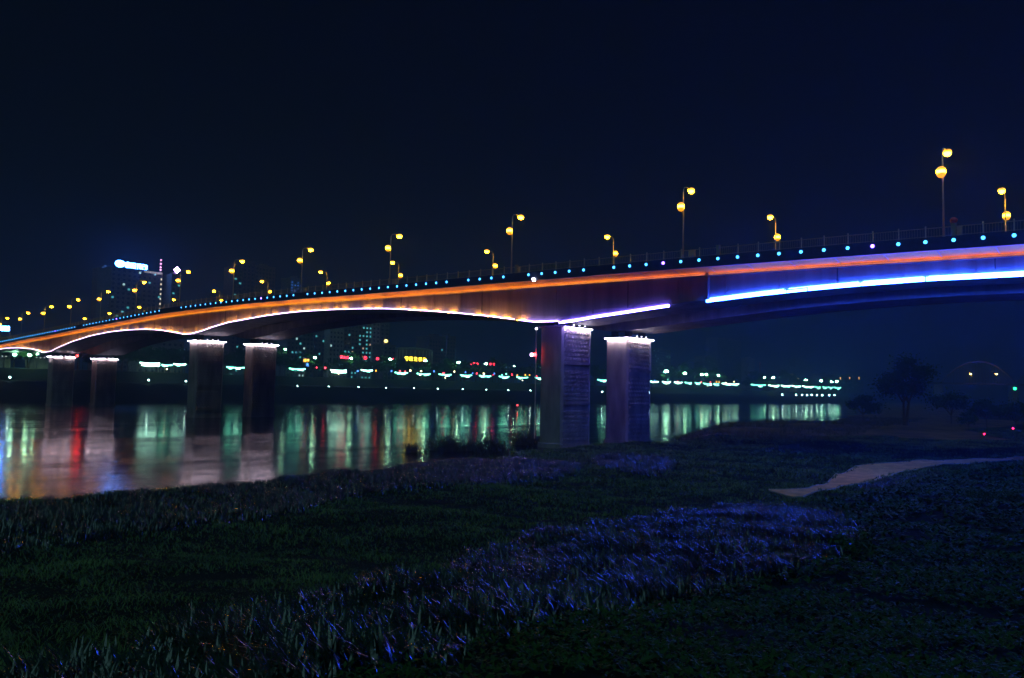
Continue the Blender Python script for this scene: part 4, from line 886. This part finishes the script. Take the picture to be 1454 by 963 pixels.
def lily_bed(name, pix, dens, h, w, label, seed, fall=None):
    rng = np.random.default_rng(seed); poly = region(pix); C_ = scatter(poly, dens, rng, 30000, fall); per = 9
    C_ = C_ + rng.normal(0, .35, C_.shape); hv = np.repeat(.75 + .4 * vnoise(C_[:, 0], C_[:, 1], 1.1, seed), per)
    P = np.repeat(C_, per, 0) + rng.normal(0, .10, (len(C_) * per, 2))
    hd_ = np.where(rng.random(len(P)) < .66, 2.7, rng.uniform(0, 6.28, len(P))); V, q = blades(P, h * hv, w, .74, rng, 3, head=hd_, droop=.42)
    o = link(name, np_mesh(name, V, q, M['lily'])); tag(o, label, 'plants', kind='stuff'); return len(q)
M['lily'].node_tree.nodes['Principled BSDF'].inputs['IOR'].default_value = 1.5
cnt = 0
cnt += lily_bed('strap_leaf_bed', [(-150, 1120), (-60, 1010), (60, 985), (200, 935), (330, 892), (450, 862), (560, 838), (700, 790), (860, 752), (960, 735), (1060, 722), (1150, 730), (1205, 752), (1218, 775), (1190, 800), (1060, 835), (900, 866), (800, 893), (650, 925), (520, 965), (400, 1010), (200, 1100)], 24, .72, .075, 'bed of strap-leaved plants running up to the path with blue glints', 1)
cnt += lily_bed('shore_plant_bed', [(-80, 738), (0, 726), (120, 712), (200, 704), (300, 694), (390, 686), (470, 672), (540, 665), (640, 657), (760, 654), (830, 660), (815, 676), (700, 690), (600, 696), (500, 705), (430, 728), (250, 752), (100, 772), (0, 790), (-80, 800)], 6.5, .75, .055, 'band of strap-leaved plants along the water edge', 2)
cnt += lily_bed('plant_clump_bed', [(838, 657), (880, 647), (950, 652), (962, 664), (930, 680), (875, 670)], 4, .9, .07, 'low clump of plants before the nearest pier pair', 3)
cnt += lily_bed('hedge_strip_bed', [(1268, 655), (1310, 650), (1454, 645), (1560, 641), (1560, 634), (1454, 638), (1330, 642), (1280, 646)], 3, .8, .08, 'low plant strip along the upper edge of the path', 4)
cnt += lily_bed('meadow_plant_bed', [(1085, 640), (1140, 628), (1220, 630), (1235, 641), (1180, 648)], 2.2, .9, .08, 'low plants in the meadow behind the path', 5)
cnt += lily_bed('path_edge_bed', [(1215, 692), (1262, 682), (1330, 670), (1345, 672), (1270, 690), (1220, 699)], 7, .5, .05, 'blue-glinting plants along the lower edge of the path', 6)
# ground cover, lower right
rng = np.random.default_rng(9)
cov = region([(250, 1180), (400, 1015), (520, 968), (650, 928), (800, 896), (930, 864), (1060, 838), (1195, 803), (1228, 775), (1200, 738), (1165, 716), (1250, 700), (1350, 674), (1454, 662), (1620, 655), (1700, 1180)])
fall = lambda r: np.clip((16.0 / r) ** 1.4, .05, 1)
Pc = scatter(cov, 60, rng, 60000, fall); Pc = Pc[rng.random(len(Pc)) < np.clip(.55 + .8 * vnoise(Pc[:, 0], Pc[:, 1], 1.3, 12), .08, 1)]
hc_ = 0.16 + 0.16 * vnoise(Pc[:, 0], Pc[:, 1], 1.9, 4) + rng.uniform(0, .22, len(Pc)); kk = 8
Pc = np.repeat(Pc, kk, 0); hc_ = np.repeat(hc_, kk); n = len(Pc); r_ = np.hypot(Pc[:, 0], Pc[:, 1]); sz = np.clip((r_ / 16) ** .75, 1, 4.5)
an = rng.uniform(0, 2 * np.pi, n); rad = rng.uniform(.03, .12, n) * sz; out = np.stack([np.cos(an), np.sin(an)], 1)
c = np.concatenate([Pc + out * rad[:, None], (gz(Pc[:, 0], Pc[:, 1]) + hc_ * rng.uniform(.7, 1.05, n))[:, None]], 1)
a = np.concatenate([out, rng.normal(.25, .45, n)[:, None]], 1); a /= np.linalg.norm(a, axis=1)[:, None]
b = np.cross(a, np.stack([rng.normal(0, .3, n), rng.normal(0, .3, n), np.ones(n)], 1)); b /= np.linalg.norm(b, axis=1)[:, None]
s = (0.062 * sz * rng.uniform(.6, 1.3, n))[:, None]
V = np.stack([c - a * s, c + b * s * .45, c + a * s * 1.1, c - b * s * .45], 1).reshape(-1, 3)
print('cover leaves', n)
tag(link('ground_cover', np_mesh('ground_cover', V, np.arange(4 * n).reshape(-1, 4), M['cover'])), 'leafy ground cover filling the lower right slope', 'plants', kind='stuff')
# lawn grass over the whole near slope
rng = np.random.default_rng(10)
PP = []
for lawn, dn, fl in ((np.array([(-45, 8), (45, 8), (75, 62), (-45, 62)], float), 290, lambda r: np.clip((15.0 / r) ** 1.55, .02, 1)), (np.array([(-45, 62), (75, 62), (150, 130), (150, 330), (60, 330), (-20, 100)], float), 26, lambda r: np.clip((62 / r) ** 1.6, .05, 1))):
    P = scatter(lawn, dn, rng, 240000, fl); PP.append(P)
P = np.vstack(PP); P = P + .10 * np.stack([vnoise(P[:, 0], P[:, 1], .16, 5), vnoise(P[:, 1], P[:, 0], .16, 6)], 1)
P = P[(shore_e(P[:, 0], P[:, 1]) > -1.2) & ~((P[:, 1] > 168 + 14 * vnoise(P[:, 0], P[:, 1], 18, 3)) & (shore_e(P[:, 0], P[:, 1]) < 60)) & ~inpoly(P, PATH_POLY) & ~inpoly(P, cov)]
r_ = np.hypot(P[:, 0], P[:, 1]); tv = .8 + .55 * vnoise(P[:, 0], P[:, 1], .9, 8) + .45 * vnoise(P[:, 0], P[:, 1], 3.1, 9)
V, q = blades(P, .20 * np.clip(tv, .22, 2) * np.clip((r_ / 20) ** .35, 1, 2.4), .016 * np.clip(r_ / 12, 1, 9), 1.0, rng, 2)
print('lawn blades', len(P))
tag(link('lawn', np_mesh('lawn', V, q, M['grass'])), 'dark rough lawn between the plant beds', 'grass', kind='stuff')
Pd = scatter(np.array([(18, 150), (60, 150), (175, 330), (100, 330), (40, 215)], float), .9, rng, 30000); Pd = Pd[(shore_e(Pd[:, 0], Pd[:, 1]) > -.5) & (rng.random(len(Pd)) < np.clip(.5 + vnoise(Pd[:, 0], Pd[:, 1], 7, 3), .05, 1))]
Pd = np.repeat(Pd, 5, 0) + rng.normal(0, .35, (len(Pd) * 5, 2)); V, q = blades(Pd, .9, .12, .6, rng, 2)
tag(link('dry_grass', np_mesh('dry_grass', V, q, M['reed'])), 'brown dry grass on the low bank beyond the bridge', 'grass', kind='stuff')
# reed bushes by the shore
def reed_bush(px, py, w, h, label, n=900, m='reed', seed=0):
    p = hit(px, py); rng = np.random.default_rng(seed); an = rng.uniform(0, 6.28, n); rr = w / 2 * rng.random(n) ** .6
    Q = np.stack([np.cos(an) * rr, np.sin(an) * rr * .6], 1); hh = h * (1 - .55 * (rr / (w / 2)) ** 2) * rng.uniform(.35, 1.15, n)
    V, q = blades(Q, hh, .09, .35, rng, 4, z=np.full(n, -.2))
    r = empty('reed_bush', p, label=label, cat='bush', group='reed bushes by the water')
    o = link('stems', np_mesh('stems', V, q, M[m]), r)
    V, Fq = leaf_cloud([(rng.normal(0, .2) * w, rng.normal(0, .12) * w, h * rng.uniform(.15, .6)) for _ in range(14)], list(rng.uniform(.06, .15, 14) * w), n, .17, rng, 1.3)
    link('leaves', np_mesh('leaves', V, Fq, M['leaf'] if m != 'reed' else M['reed']), r)
reed_bush(587, 652, 3.6, 3.0, 'small yellowish reed tuft in front of the yellow reflection', 500, 'reed', 1)
reed_bush(636, 649, 6.0, 4.4, 'tall dark reed bush right of the yellow reflection', 1100, 'reed', 2)
reed_bush(668, 649, 5.0, 3.6, 'reed bush between the two tallest ones', 800, 'reed', 3)
reed_bush(697, 647, 4.5, 3.0, 'low reed bush left of the tall one at the pier', 700, 'reed', 4)
reed_bush(748, 640, 6.0, 4.6, 'tall reed bush at the left foot of the nearest pier', 1100, 'reed', 5)
reed_bush(785, 637, 5.5, 4.2, 'reed bush against the nearest pier', 1000, 'reed', 6)
def shrub(px, py, w, h, label, seed):
    p = hit(px, py); rng = np.random.default_rng(seed); r = empty('shrub', p, label=label, cat='shrub', group='dark shrubs on the right slope')
    cs = [(rng.uniform(-.35, .35) * w, rng.uniform(-.3, .3) * w, h * rng.uniform(.3, .65)) for _ in range(9)]
    V, Fq = leaf_cloud(cs, [w * .2] * 9, 1500, .09, rng); link('foliage', np_mesh('foliage', V, Fq, M['leaf']), r)
    mb = MB(); [mb.tube([(0, 0, -.1), c_], [.04, .015], 5) for c_ in cs[:5]]; mb.build('stem', M['bark'], r)
shrub(1380, 712, 2.2, .9, 'low dark shrub on the right slope, left of two', 41); shrub(1425, 716, 2.6, .9, 'low dark shrub at the right edge of the slope', 42)
shrub(1208, 792, 1.8, 1.0, 'dark shrub at the right end of the strap-leaved bed', 43)

# ------------------------------------------------------------------ night haze
HAZE = 0.0011
if HAZE > 0:
    hm = bpy.data.materials.new('night_haze'); hm.use_nodes = True; t = hm.node_tree; t.nodes.remove(t.nodes["Principled BSDF"])
    pvn = t.nodes.new("ShaderNodeVolumePrincipled"); pvn.inputs["Color"].default_value = (.18, .32, .66, 1); pvn.inputs["Density"].default_value = HAZE; pvn.inputs["Anisotropy"].default_value = 0.3
    t.links.new(pvn.outputs[0], t.nodes["Material Output"].inputs["Volume"])
    hz = MB().box((0, 1200, 61), (3600, 3400, 136)); hz.v = [(x, y, z) for x, y, z in hz.v]
    tag(hz.build('haze', hm), kind='stuff')
